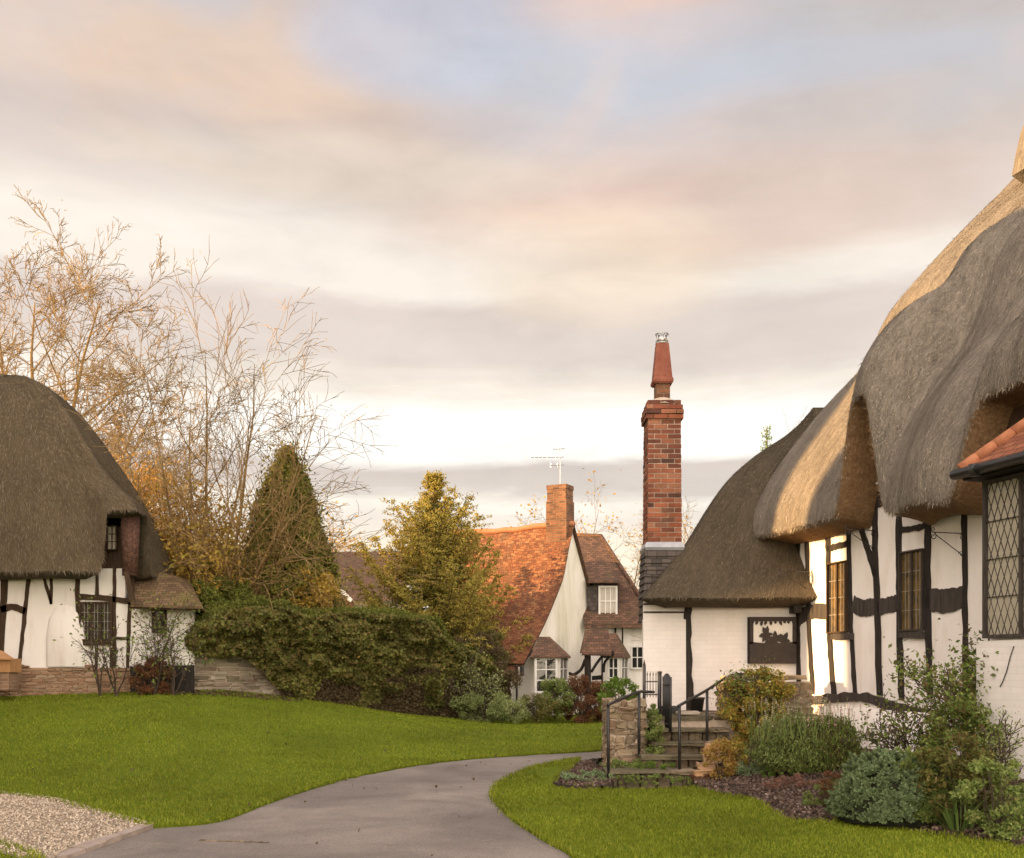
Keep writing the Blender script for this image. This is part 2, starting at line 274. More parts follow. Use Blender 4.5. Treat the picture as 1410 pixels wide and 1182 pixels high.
# ------------------------------------------------------------------ mesh helpers
def fast_mesh(name, V, Fc, mat, parent=None, smooth=False, uv=None):
    """V (n,3) array, Fc list of arrays of equal-size faces (m,k) -> one mesh object. World coordinates in."""
    V = np.asarray(V, dtype=np.float64).reshape(-1, 3)
    off = np.array(parent.matrix_world.translation if parent is None else rootloc(parent)) if parent else np.zeros(3)
    if not isinstance(Fc, (list, tuple)): Fc = [Fc]
    Fc = [np.asarray(f, dtype=np.int32) for f in Fc if len(f)]
    me = bpy.data.meshes.new(name)
    me.vertices.add(len(V)); me.vertices.foreach_set('co', (V-off).astype(np.float32).ravel())
    loops = np.concatenate([f.ravel() for f in Fc]); cnt = np.concatenate([np.full(len(f), f.shape[1], dtype=np.int32) for f in Fc])
    me.loops.add(len(loops)); me.loops.foreach_set('vertex_index', loops)
    me.polygons.add(len(cnt)); st = np.concatenate([[0], np.cumsum(cnt)[:-1]]).astype(np.int32)
    me.polygons.foreach_set('loop_start', st)
    me.polygons.foreach_set('use_smooth', np.full(len(cnt), bool(smooth)))
    me.update(calc_edges=True)
    if uv is not None:
        lay = me.uv_layers.new(name='UVMap')
        if isinstance(uv, str):
            me.calc_loop_triangles(); nrm = np.zeros(len(cnt)*3, dtype=np.float32); me.polygons.foreach_get('normal', nrm)
            nrm = nrm.reshape(-1, 3); n = np.repeat(nrm, cnt, axis=0); P = V[loops]
            h = np.stack([-n[:, 1], n[:, 0], np.zeros(len(n))], 1); ln = np.linalg.norm(h, axis=1); fl = ln < .15
            h[fl] = (1, 0, 0); ln[fl] = 1; h /= ln[:, None]; vv = np.cross(n, h); u_ = np.stack([(P*h).sum(1), (P*vv).sum(1)], 1)
            lay.data.foreach_set('uv', u_.astype(np.float32).ravel())
        else: lay.data.foreach_set('uv', np.asarray(uv, dtype=np.float32)[loops].ravel())
    me.materials.append(M[mat] if isinstance(mat, str) else mat)
    o = bpy.data.objects.new(name, me); C.objects.link(o)
    if parent: o.parent = parent
    return o
LOC = {}
def rootloc(p):
    v = np.zeros(3)
    while p: v = v+np.array(p.location); p = p.parent
    return v
def thing(name, label, cat, loc=(0, 0, 0), group=None):
    o = bpy.data.objects.new(name, None); o.empty_display_size = .2; C.objects.link(o); o.location = loc
    o['label'] = label; o['category'] = cat
    if group: o['group'] = group
    return o
def tag(o, label=None, cat=None, group=None, kind=None):
    for k, v in (('label', label), ('category', cat), ('group', group), ('kind', kind)):
        if v: o[k] = v
    return o
def setorigin(o, loc):
    """move a one-mesh thing's origin to its base"""
    loc = np.array(loc, dtype=float); me = o.data; a = np.zeros(len(me.vertices)*3, dtype=np.float32); me.vertices.foreach_get('co', a)
    a = (a.reshape(-1, 3)-loc).astype(np.float32); me.vertices.foreach_set('co', a.ravel()); me.update(); o.location = loc; return o
class MB:
    def __init__(s): s.V = []; s.F = {}
    def add(s, V, Fs):
        b = sum(len(v) for v in s.V); s.V.append(np.asarray(V, float))
        for f in Fs:
            s.F.setdefault(len(f), []).append([i+b for i in f])
    def addn(s, V, F):   # numpy faces
        b = sum(len(v) for v in s.V); s.V.append(np.asarray(V, float)); F = np.asarray(F)+b
        s.F.setdefault(F.shape[1], []).extend(F.tolist())
    def hexa(s, p): s.add(p, [(0, 3, 2, 1), (4, 5, 6, 7), (0, 1, 5, 4), (1, 2, 6, 5), (2, 3, 7, 6), (3, 0, 4, 7)])
    def box(s, c, sz, ax=None, jit=0):
        c = np.array(c, float); X, Y, Z = ax or (np.array([1, 0, 0.]), np.array([0, 1, 0.]), np.array([0, 0, 1.]))
        a, b, d = [q/2 for q in sz]; P = []
        for zz_ in (-d, d):
            for (x, y) in ((-a, -b), (a, -b), (a, b), (-a, b)): P.append(c+X*x+Y*y+Z*zz_)
        P = np.array(P)
        if jit: P = P+RNG.normal(0, jit, P.shape)
        s.hexa(P)
    def stone(s, c, sz, ax, jit=.01):
        """a rough stone: box with chamfered, jittered outline"""
        c = np.array(c, float); X, Y, Z = ax; a, b, d = [q/2 for q in sz]; ch = min(a, d)*.35
        ring = [(-a, -d+ch), (-a+ch, -d), (a-ch, -d), (a, -d+ch), (a, d-ch), (a-ch, d), (-a+ch, d), (-a, d-ch)]
        P = []
        for y, k in ((-b, .86), (-b+ch*.6, 1), (b, 1)):
            for (x, zz_) in ring:
                P.append(c+X*x*k+Y*y+Z*zz_*k)
        P = np.array(P)+RNG.normal(0, jit, (24, 3)); Fs = [tuple(range(8))[::-1]]
        Fs = [tuple(range(7, -1, -1))]+[(r*8+i, r*8+(i+1) % 8, (r+1)*8+(i+1) % 8, (r+1)*8+i) for r in range(2) for i in range(8)]+[tuple(range(16, 24))]
        s.add(P, Fs)
    def tube(s, pts, rad, n=8, cap=True):
        pts = [np.array(p, float) for p in pts]; rad = [rad]*len(pts) if isinstance(rad, (int, float)) else rad
        V = []; prev = None
        for i, p in enumerate(pts):
            d = pts[min(i+1, len(pts)-1)]-pts[max(i-1, 0)]; d = d/(np.linalg.norm(d)+1e-9)
            if prev is None: a = np.cross(d, [0, 0, 1.] if abs(d[2]) < .9 else [1., 0, 0])
            else: a = prev-d*np.dot(prev, d)
            a = a/(np.linalg.norm(a)+1e-9); prev = a; b = np.cross(d, a)
            for k in range(n):
                t = 2*math.pi*k/n; V.append(p+(a*math.cos(t)+b*math.sin(t))*rad[i])
        Fs = [(i*n+k, i*n+(k+1) % n, (i+1)*n+(k+1) % n, (i+1)*n+k) for i in range(len(pts)-1) for k in range(n)]
        if cap: Fs += [tuple(range(n-1, -1, -1)), tuple(range((len(pts)-1)*n, len(pts)*n))]
        s.add(V, Fs)
    def build(s, name, mat, parent=None, smooth=False, uv='auto'):
        return fast_mesh(name, np.concatenate(s.V), [np.array(f) for f in s.F.values()], mat, parent, smooth, uv)
def W(px, py, d): return np.array([(px-CX)/F*d, d, EYE+(HY-py)*d/F])
class Plane:
    """a vertical plane through p0 with horizontal direction u; at() gives the point of it seen at a pixel"""
    def __init__(s, p0, u):
        s.p = np.array([p0[0], p0[1], 0.]); s.u = np.array([u[0], u[1], 0.]); s.u /= np.linalg.norm(s.u)
        n = np.array([s.u[1], -s.u[0], 0.]); s.n = n if np.dot(s.p, n) < 0 else -n
    def at(s, px, py, off=0.0):
        r = np.array([(px-CX)/F, 1, 0.]); p = s.p+s.n*off
        k = np.dot(p, s.n)/np.dot(r, s.n); return np.array([r[0]*k, r[1]*k, EYE+(HY-py)/F*k])
    def loc(s, px, py):
        q = s.at(px, py); return np.dot(q-s.p, s.u), q[2]
    def pt(s, a, z, off=0.0): q = s.p+s.u*a+s.n*off; return np.array([q[0], q[1], z])
def prism_pts(mb, P, n, front, back):
    P = [np.array(p, float) for p in P]; k = len(P); n = np.array(n, float)
    A = np.array([p+n*front for p in P]); B = np.array([p+n*back for p in P])
    tris = geometry.tessellate_polygon([[Vector(p) for p in A]])
    # make winding face along n
    Fs = []
    for (a, b, c) in tris:
        nn = np.cross(A[b]-A[a], A[c]-A[a]); t = (a, b, c) if np.dot(nn, n) > 0 else (a, c, b)
        Fs.append(t); Fs.append((t[0]+k, t[2]+k, t[1]+k))
    area = sum(np.dot(np.cross(A[i]-A[0], A[(i+1) % k]-A[0]), n) for i in range(k))
    for i in range(k):
        j = (i+1) % k; q = (i, i+k, j+k, j) if area > 0 else (i, j, j+k, i+k); Fs.append(q)
    mb.add(np.concatenate([A, B]), Fs)
def prism(pl, poly, front, back, name, mat, parent, mb=None):
    """polygon given in pixels, lying on plane pl (unprojected on it), thickness front..back along its normal"""
    own = mb is None; mb = mb or MB(); prism_pts(mb, [pl.at(x, y) for x, y in poly], pl.n, front, back)
    if own: return mb.build(name, mat, parent)
def beam(pl, pts, wd, name='timber', mat='timber', parent=None, front=.018, back=-.08, wob=.012, mb=None):
    """an uneven hewn timber along a pixel polyline on the plane; wd in pixels (or list)"""
    if len(pts) > 2:
        w0 = list(wd) if isinstance(wd, (list, tuple)) else [wd]*len(pts); sm = smooth_line([np.array([x, y, q]) for (x, y), q in zip(pts, w0)], 4); pts = [(a[0], a[1]) for a in sm]; wd = [float(a[2]) for a in sm]
    P = [np.array(pl.loc(x, y)) for x, y in pts]; wds = wd if isinstance(wd, (list, tuple)) else [wd]*len(pts)
    W_ = []
    for (x, y), ww in zip(pts, wds):
        d = np.array(pts[-1])-np.array(pts[0]); k = np.linalg.norm(pl.at(x, y)-pl.at(x, y+10))/10
        kx = np.linalg.norm(pl.at(x+5, y)-pl.at(x-5, y))/10
        W_.append(ww*(k if abs(d[0]) > abs(d[1]) else kx)/2)
    seg = []; ww = []
    for i in range(len(P)-1):
        n = max(2, int(np.linalg.norm(P[i+1]-P[i])/.16))
        for j in range(n): t = j/n; seg.append(P[i]*(1-t)+P[i+1]*t); ww.append(W_[i]*(1-t)+W_[i+1]*t)
    seg.append(P[-1]); ww.append(W_[-1]); Lf = []; Rt = []
    for i, p in enumerate(seg):
        d = seg[min(i+1, len(seg)-1)]-seg[max(i-1, 0)]; d = d/np.linalg.norm(d); nn = np.array([-d[1], d[0]])
        j1, j2 = random.gauss(0, wob), random.gauss(0, wob)
        Lf.append(p+nn*(ww[i]+j1)); Rt.append(p-nn*(ww[i]+j2))
    own = mb is None; mb = mb or MB(); V = []
    k = len(seg)
    for a, off in ((Lf, front), (Rt, front), (Rt, back), (Lf, back)):
        for q in a: V.append(pl.pt(q[0], q[1], off))
    Fs = [(c*k+i, c*k+i+1, ((c+1) % 4)*k+i+1, ((c+1) % 4)*k+i) for c in range(4) for i in range(k-1)]+[(0, k, 2*k, 3*k), (3*k+k-1, 2*k+k-1, k+k-1, k-1)]
    mb.add(V, Fs)
    if own: return mb.build(name, mat, parent)
def window(pl, x0, y0, x1, y1, nx, ny, parent, fmat='white_paint', gmat='glass', fw=3, bw=1.2, off=.0, name='window', skew=None, lattice=False, cas=None, bd=.03, bars=None):
    """frame with bars; glass behind as sub-part. pixel rectangle on plane (top/bottom edges level in the world)"""
    off = max(off, .035); xc = (x0+x1)/2; a0, _ = pl.loc(x0, y0); a1, _ = pl.loc(x1, y0); _, zt = pl.loc(xc, y0); _, zb = pl.loc(xc, y1)
    if a0 > a1: a0, a1 = a1, a0
    kp = np.linalg.norm(pl.at(xc, y0)-pl.at(xc, y0+10))/10; fwm = fw*kp; bwm = bw*kp; mb = MB(); mbb = MB() if bars else mb; tgt = [mb]
    def bar(p, q, w_, f, b):
        p, q = np.array(p), np.array(q); d = (q-p)/np.linalg.norm(q-p); nn = np.array([-d[1], d[0]])*w_/2
        prism_pts(tgt[0], [pl.pt(*(p+nn)), pl.pt(*(p-nn)), pl.pt(*(q-nn)), pl.pt(*(q+nn))], pl.n, f+off, b+off)
    bar((a0, zb+fwm/2), (a1, zb+fwm/2), fwm, .03, -.05); bar((a0, zt-fwm/2), (a1, zt-fwm/2), fwm, .03, -.05)
    bar((a0+fwm/2, zb+fwm), (a0+fwm/2, zt-fwm), fwm, .028, -.05); bar((a1-fwm/2, zb+fwm), (a1-fwm/2, zt-fwm), fwm, .028, -.05)
    A0, A1, Z0, Z1 = a0+fwm, a1-fwm, zb+fwm, zt-fwm
    for c in (cas or []):
        xx = A0+(A1-A0)*c; bar((xx, Z0), (xx, Z1), fwm*.9, min(.022, bd*.7), -.05)
    tgt[0] = mbb
    for i in range(1, nx):
        xx = A0+(A1-A0)*i/nx
        if not lattice: bar((xx, Z0), (xx, Z1), bwm, .006 if bd > .02 else -.012, -bd)
    for j in range(1, ny):
        zz_ = Z0+(Z1-Z0)*j/ny; bar((A0, zz_), (A1, zz_), bwm, .004 if bd > .02 else -.013, -bd)
    if lattice:
        # diamond leading per light
        edges = [0]+list(cas or [])+[1]; la, lb = lattice
        for e0, e1 in zip(edges[:-1], edges[1:]):
            xa, xb = A0+(A1-A0)*e0+fwm*.4*(e0 > 0), A0+(A1-A0)*e1-fwm*.4*(e1 < 1)
            for sgn in (1, -1):
                k = -la
                while k < (xb-xa)/la+(Z1-Z0)/lb+2:
                    # line x = xa + k*la + sgn-related slope
                    p = []
                    for t in np.linspace(0, 1, 2): pass
                    x_s = k*la
                    # param along z
                    sl = la/lb
                    def X(zv): return (xa+x_s-(zv-Z0)*sl) if sgn > 0 else (xb-x_s+(zv-Z0)*sl)
                    zs = sorted([Z0, Z1, max(min(Z0+((xa+x_s)-xa)/sl, Z1), Z0) if sgn > 0 else max(min(Z0+(xa-xb+x_s)/sl, Z1), Z0),
                                 max(min(Z0+((xa+x_s)-xb)/sl, Z1), Z0) if sgn > 0 else max(min(Z0+x_s/sl, Z1), Z0)])
                    for za, zb_ in zip(zs[:-1], zs[1:]):
                        if zb_-za < .02: continue
                        xm = X((za+zb_)/2)
                        if xa < xm < xb: bar((X(za), za), (X(zb_), zb_), bwm*.8, -.012, -.022)
                    k += 1
    o = mb.build(name, fmat, parent)
    if bars: mbb.build('glazing_bars', bars, o)
    # panes: each slightly out of true
    g = MB(); nn_x = max(nx, 1); 
    for i in range(nn_x):
        for j in range(max(ny, 1)):
            xa, xb = A0+(A1-A0)*i/nn_x, A0+(A1-A0)*(i+1)/nn_x; za, zb_ = Z0+(Z1-Z0)*j/ny, Z0+(Z1-Z0)*(j+1)/ny
            d = [random.uniform(-.004, .004) for _ in range(4)]
            g.add([pl.pt(xa, za, -.02+off+d[0]), pl.pt(xb, za, -.02+off+d[1]), pl.pt(xb, zb_, -.02+off+d[2]), pl.pt(xa, zb_, -.02+off+d[3])], [(0, 1, 2, 3)])
    g.build('pane', gmat, o)
    return o
# ---- grids
def grid_faces(n, m, wrap=False):
    i = np.arange(n-1 if not wrap else n); j = np.arange(m-1); I, J = np.meshgrid(i, j, indexing='ij'); I2 = (I+1) % n
    return np.stack([I*m+J, I2*m+J, I2*m+J+1, I*m+J+1], -1).reshape(-1, 4)
def strands(P, count, ln, wd, lift, wmask=None, seed=1, jitter=.35):
    """short straws lying on a grid surface P[n,m,3], pointing down-slope (towards m=0)"""
    r = np.random.default_rng(seed); n, m, _ = P.shape
    A = P[:-1, :-1]; B = P[1:, :-1]; D = P[:-1, 1:]
    cr = np.cross(B-A, D-A); ar = np.linalg.norm(cr, axis=2)
    wgt = ar*(wmask[:-1, :-1] if wmask is not None else 1); p = (wgt/wgt.sum()).ravel()
    idx = r.choice(len(p), count, p=p); i = idx//(m-1); j = idx % (m-1)
    u_, v_ = r.random(count)[:, None], r.random(count)[:, None]
    a, b, c, d = P[i, j], P[i+1, j], P[i+1, j+1], P[i, j+1]
    q = a*(1-u_)*(1-v_)+b*u_*(1-v_)+c*u_*v_+d*(1-u_)*v_
    nn = cr[i, j]; nn /= np.linalg.norm(nn, axis=1)[:, None]+1e-9
    dn = (a-d); dn /= np.linalg.norm(dn, axis=1)[:, None]+1e-9
    sd = np.cross(dn, nn); dn = dn+sd*r.normal(0, jitter, (count, 1)); dn /= np.linalg.norm(dn, axis=1)[:, None]
    l = ln*r.uniform(.4, 1.3, (count, 1)); w_ = wd*r.uniform(.5, 1.2, (count, 1)); lf = lift*r.uniform(-.1, 1, (count, 1))
    tip = q+dn*l+nn*lf; V = np.stack([q-sd*w_-nn*.004, q+sd*w_-nn*.004, tip], 1).reshape(-1, 3)
    return V, np.arange(count*3).reshape(-1, 3)
def leaves(P, size, N_=None, seed=1, fold=.25, aspect=.55, up=.0):
    """rhombic leaves at points P; N_ preferred normal"""
    r = np.random.default_rng(seed); n = len(P); P = np.asarray(P, float)
    d = r.normal(0, 1, (n, 3)); d[:, 2] += up; d /= np.linalg.norm(d, axis=1)[:, None]
    k = r.normal(0, 1, (n, 3))
    if N_ is not None: k = N_+k*.7
    s = np.cross(d, k); s /= np.linalg.norm(s, axis=1)[:, None]+1e-9; nn = np.cross(s, d)
    sz = (np.asarray(size)*r.uniform(.55, 1.3, n))[:, None] if np.ndim(size) == 0 else (size*r.uniform(.7, 1.2, n))[:, None]
    V = np.stack([P-d*sz*.5, P+s*sz*aspect*.5+nn*sz*fold*.5, P+d*sz*.5, P-s*sz*aspect*.5+nn*sz*fold*.5], 1).reshape(-1, 3)
    f = np.arange(n*4).reshape(-1, 4)
    return V, f
def blades(P, H, wd, lean, seed=1, bend=.3):
    """upright tapering blades (two segments) growing at points P"""
    r = np.random.default_rng(seed); n = len(P); P = np.asarray(P, float); az = r.uniform(0, 2*math.pi, n)
    h = (np.asarray(H)*np.ones(n)*r.uniform(.5, 1.2, n))[:, None]; w_ = (np.asarray(wd)*np.ones(n))[:, None]
    dv = np.stack([np.cos(az), np.sin(az), np.zeros(n)], 1); le = (lean*np.abs(r.normal(0, 1, n)))[:, None]
    sd = np.stack([-np.sin(az+r.normal(0, .8, n)), np.cos(az), np.zeros(n)], 1)
    mid = P+dv*le*h*.45+np.array([0, 0, 1])*h*.55; tip = P+dv*le*h*(1+bend)+np.array([0, 0, 1])*h*(1-bend*.5)
    V = np.stack([P-sd*w_, P+sd*w_, mid+sd*w_*.8, mid-sd*w_*.8, tip], 1).reshape(-1, 3)
    b = np.arange(n)*5
    return V, [np.stack([b, b+1, b+2, b+3], 1), np.stack([b+3, b+2, b+4], 1)]
def lumpy(n, c, rad, clumps, cr, seed=1, shell=.55, zmin=None):
    """points in clumps spread through an ellipsoid: gaps between clumps"""
    r = np.random.default_rng(seed); c = np.array(c, float); rad = np.array(rad, float)
    q = r.normal(0, 1, (clumps, 3)); q /= np.linalg.norm(q, axis=1)[:, None]; q *= (shell+(1-shell)*r.random((clumps, 1))**.6)
    q = c+q*rad; i = r.integers(0, clumps, n); d = r.normal(0, 1, (n, 3)); d /= np.linalg.norm(d, axis=1)[:, None]
    cs = r.uniform(.6, 1.3, clumps)[i][:, None]
    p = q[i]+d*cr*cs*(r.random((n, 1))**.45)*np.array([1, 1, .8])
    if zmin is not None: p = p[p[:, 2] > zmin]
    return p
class Segs:
    def __init__(s): s.a = []; s.b = []; s.ra = []; s.rb = []
    def add(s, a, b, ra, rb): s.a.append(a); s.b.append(b); s.ra.append(ra); s.rb.append(rb)
    def geom(s, n=3):
        a, b = np.array(s.a), np.array(s.b); ra, rb = np.array(s.ra), np.array(s.rb); d = b-a; d /= np.linalg.norm(d, axis=1)[:, None]+1e-9
        k = np.where(np.abs(d[:, 2:3]) < .9, [[0, 0, 1.]], [[1., 0, 0]]); x = np.cross(d, k); x /= np.linalg.norm(x, axis=1)[:, None]; y = np.cross(d, x)
        V = []
        for (c, rr) in ((a, ra), (b, rb)):
            for i in range(n):
                t = 2*math.pi*i/n; V.append(c+(x*math.cos(t)+y*math.sin(t))*rr[:, None])
        V = np.stack(V, 1).reshape(-1, 3); base = np.arange(len(a))*2*n
        Fs = np.concatenate([np.stack([base+i, base+(i+1) % n, base+n+(i+1) % n, base+n+i], 1) for i in range(n)])
        return V, Fs
def bare_tree(base, stems, levels, seed, rmin=.006):
    """stems: list of (direction, length, radius). levels: list of (children, len ratio, radius ratio, angle, curve)
    returns thick segments, thin segments, twig tips"""
    r = random.Random(seed); big = Segs(); fine = Segs(); tips = []
    def grow(p, d, ln, rad, lv):
        n = 7 if lv == 0 else 5 if lv == 1 else 4 if lv == 2 else 3
        pts = [(p, d, rad)]; q = p.copy(); dd = d.copy()
        cv = levels[lv][4] if lv < len(levels) else .15
        for i in range(n):
            dd = dd+np.array([r.gauss(0, cv), r.gauss(0, cv), r.gauss(0, cv)+levels[min(lv, len(levels)-1)][5]]); dd /= np.linalg.norm(dd)
            q2 = q+dd*ln/n; tp = .90 if lv < 2 else .7; r0 = max(rad*(1-tp*i/n), rmin*.7); r1 = max(rad*(1-tp*(i+1)/n), rmin*.7)
            (big if lv <= 1 else fine).add(q, q2, r0, r1); q = q2; pts.append((q, dd.copy(), r1))
        if lv >= len(levels)-1: tips.append(q); return
        ch, lr, rr, an, _, _ = levels[lv]
        for k in range(ch):
            t = (.22 if lv == 0 else .12)+(.98-(.22 if lv == 0 else .12))*(k+r.random())/ch; i = min(int(t*n), n-1); f = t*n-i
            a, b = pts[i], pts[i+1]; pp = a[0]*(1-f)+b[0]*f; d0 = b[1]
            v = np.array([r.gauss(0, 1) for _ in range(3)]); v -= d0*np.dot(v, d0); v /= np.linalg.norm(v)
            ang = R(an*r.uniform(.6, 1.3)); nd = d0*math.cos(ang)+v*math.sin(ang)
            grow(pp, nd, ln*lr*r.uniform(.6, 1.15)*(1.15-.55*t), max(b[2]*rr*1.2, rad*.2*rr, rmin), lv+1)
    for (d, ln, rad) in stems:
        d = np.array(d, float); d /= np.linalg.norm(d); grow(np.array(base, float), d, ln, rad, 0)
    return big, fine, tips
# ---- plan geometry
def inpoly(P, poly):
    x, y = P[:, 0], P[:, 1]; poly = np.asarray(poly); c = np.zeros(len(P), bool); j = len(poly)-1
    for i in range(len(poly)):
        xi, yi, xj, yj = poly[i][0], poly[i][1], poly[j][0], poly[j][1]
        with np.errstate(divide='ignore', invalid='ignore'):
            t = ((yi > y) != (yj > y)) & (x < (xj-xi)*(y-yi)/(yj-yi+1e-12)+xi)
        c ^= t; j = i
    return c
def dpoly(P, line):
    d = np.full(len(P), 1e9); P = P[:, :2]
    for a, b in zip(line[:-1], line[1:]):
        a, b = np.array(a[:2], float), np.array(b[:2], float); v = b-a; t = np.clip(((P-a)@v)/(v@v+1e-12), 0, 1); d = np.minimum(d, np.linalg.norm(P-a-t[:, None]*v, axis=1))
    return d
def smooth_line(pts, n=8):
    """Catmull-Rom"""
    P = [np.array(p, float) for p in pts]; P = [2*P[0]-P[1]]+P+[2*P[-1]-P[-2]]; o = []
    for i in range(1, len(P)-2):
        for k in range(n):
            t = k/n; o.append(.5*((2*P[i])+(-P[i-1]+P[i+1])*t+(2*P[i-1]-5*P[i]+4*P[i+1]-P[i+2])*t*t+(-P[i-1]+3*P[i]-3*P[i+1]+P[i+2])*t**3))
    o.append(P[-2]); return np.array(o)
def sstep(x, a=0., b=1.):
    t = np.clip((x-a)/(b-a), 0, 1); return t*t*(3-2*t)
def vnoise(x, y, seed=0):
    """smooth value noise"""
    def h(i, j): v = np.sin(i*127.1+j*311.7+seed*74.7)*43758.5453; return v-np.floor(v)
    i, j = np.floor(x), np.floor(y); f, g = x-i, y-j; f = f*f*(3-2*f); g = g*g*(3-2*g)
    return h(i, j)*(1-f)*(1-g)+h(i+1, j)*f*(1-g)+h(i, j+1)*(1-f)*g+h(i+1, j+1)*f*g
def sheet(name, poly, zf, mat, spacing=.3, skirt=0, smooth=True, uv=None, jag=0):
    """a flat-laid sheet over a plan polygon, following height function zf"""
    poly = np.asarray(poly, float)[:, :2]; x0, y0 = poly.min(0); x1, y1 = poly.max(0)
    gx, gy = np.meshgrid(np.arange(x0+spacing/2, x1, spacing), np.arange(y0+spacing/2, y1, spacing)); G = np.stack([gx.ravel(), gy.ravel()], 1)
    G = G[inpoly(G, poly)]; G = G[dpoly(G, np.vstack([poly, poly[:1]])) > spacing*.4]
    vs = [Vector(p) for p in poly]+[Vector(p) for p in G]
    r_ = geometry.delaunay_2d_cdt(vs, [], [list(range(len(poly)))], 1, 1e-5)
    V2 = np.array([[v.x, v.y] for v in r_[0]]); T = np.array([f for f in r_[2]])
    V = np.column_stack([V2, zf(V2[:, 0], V2[:, 1])])
    a = V2[T[:, 1]]-V2[T[:, 0]]; b = V2[T[:, 2]]-V2[T[:, 0]]; cr = a[:, 0]*b[:, 1]-a[:, 1]*b[:, 0]; T[cr < 0] = T[cr < 0][:, ::-1]
    Fs = [T]
    if skirt:
        k = len(V); Pz = zf(poly[:, 0], poly[:, 1]); top = np.column_stack([poly, Pz]); bot = top-[0, 0, skirt]; m = len(poly)
        V = np.vstack([V, top, bot]); i = np.arange(m); j = (i+1) % m
        ar = sum(poly[q][0]*poly[(q+1) % m][1]-poly[(q+1) % m][0]*poly[q][1] for q in range(m))
        q = np.stack([k+i, k+j, k+m+j, k+m+i], 1); Fs.append(q if ar < 0 else q[:, ::-1])
    return fast_mesh(name, V, Fs, mat, None, smooth, uv)
def gp(px, py, z=0.0):
    """plan point where a pixel's ray meets height z"""
    d = (EYE-z)*F/(py-HY); return np.array([(px-CX)/F*d, d])
def rubble(mb_core, mb_st, p0, p1, z0, z1, th, rows, lw, jit=.012, n=None, topf=None, faces=('front',)):
    """a wall of stones laid in uneven courses between plan points p0->p1 (front face on the camera side)"""
    p0, p1 = np.array(p0, float), np.array(p1, float); L_ = np.linalg.norm(p1-p0); u = np.append((p1-p0)/L_, 0); nn = np.array([u[1], -u[0], 0])
    if np.dot(nn[:2], p0) > 0: nn = -nn
    Z = np.array([0, 0, 1.]); o = np.append(p0, 0)
    topz = topf or (lambda a: z1)
    mb_core.hexa([o+u*.03-nn*.03+Z*z0, o+u*(L_-.03)-nn*.03+Z*z0, o+u*(L_-.03)-nn*(th-.03)+Z*z0, o+u*.03-nn*(th-.03)+Z*z0,
                  o+u*.03-nn*.03+Z*(topz(0)-.03), o+u*(L_-.03)-nn*.03+Z*(topz(L_)-.03), o+u*(L_-.03)-nn*(th-.03)+Z*(topz(L_)-.03), o+u*.03-nn*(th-.03)+Z*(topz(0)-.03)])
    zz_ = z0
    while zz_ < max(topz(0), topz(L_))-.02:
        h = rows*random.uniform(.65, 1.35); a = -random.random()*lw*.3
        while a < L_:
            l = lw*random.uniform(.5, 1.5); a1 = min(a+l, L_); a0 = max(a, 0)
            hh = h*random.uniform(.85, 1.0); tz = topz((a0+a1)/2)
            if a1-a0 > .03 and zz_+hh*.5 < tz:
                dep = random.uniform(.10, .14); pr = random.uniform(-.015, .02)
                mb_st.stone(o+u*((a0+a1)/2)+nn*(-dep/2+pr)+Z*(zz_+min(hh, tz-zz_+.02)/2), (a1-a0-.012, dep, min(hh, tz-zz_+.02)-.01), (u, -nn, Z), jit)
                if 'back' in faces: mb_st.stone(o+u*((a0+a1)/2)-nn*(th-dep/2)+Z*(zz_+hh/2), (a1-a0-.012, dep, hh-.01), (u, nn, Z), jit)
            a += l
        for e, (side, s_) in enumerate(((0, -1), (L_, 1))):
            if ('left', 'right')[e] in faces and zz_+h*.5 < topz(side):
                b = .05
                while b < th:
                    l = lw*random.uniform(.5, 1.2); b1 = min(b+l, th)
                    if b1-b > .03: mb_st.stone(o+u*(side-s_*.05)-nn*((b+b1)/2)+Z*(zz_+h/2), (b1-b-.012, .12, h*.9), (nn, -u*s_, Z), jit)
                    b += l
        zz_ += h
# ================================================================== ground
LE = [gp(205, 1140), gp(300, 1131), gp(370, 1106), gp(430, 1086), gp(520, 1063), gp(620, 1048), gp(720, 1040), gp(830, 1033.5)]
LEs = smooth_line(LE+[np.array([2.0, 20.4]), np.array([2.5, 24.]), np.array([3.2, 30.]), np.array([5., 40.])], 6)
GB = smooth_line([gp(-500, 1066), gp(-150, 1083), gp(0, 1095), gp(65, 1103), gp(135, 1121), gp(205, 1140)], 6)     # gravel / lawn boundary
EDGE = np.vstack([GB[:-1], LEs])
RIG = np.vstack([EDGE, [[6, 70]], [[-90, 70]], [[-90, GB[0][1]]]])
RE = smooth_line([gp(860, 1260), gp(790, 1182), gp(745, 1155), gp(702, 1126), gp(680, 1102), gp(682, 1086), gp(712, 1066), gp(762, 1050.5), gp(830, 1041)], 6)
BE = smooth_line([gp(958, 1086), gp(985, 1094), gp(1035, 1102), gp(1062, 1118), gp(1085, 1132), gp(1135, 1134), gp(1185, 1130), gp(1250, 1146), gp(1330, 1157), gp(1430, 1172), gp(1600, 1200)], 5)
BED = np.vstack([BE, [[7.8, 9.0], [7.2, 10.8], [5.95, 13.1], [4.72, 17.0], [3.2, 15.4], [2.45, 13.8]]])
BED2 = np.vstack([smooth_line([gp(762, 1084), gp(800, 1089), gp(838, 1087)], 4), [[1.4, 13.9], [1.45, 14.9], [1.25, 16.0]], smooth_line([gp(825, 1046), gp(790, 1058), gp(765, 1074)], 4)])
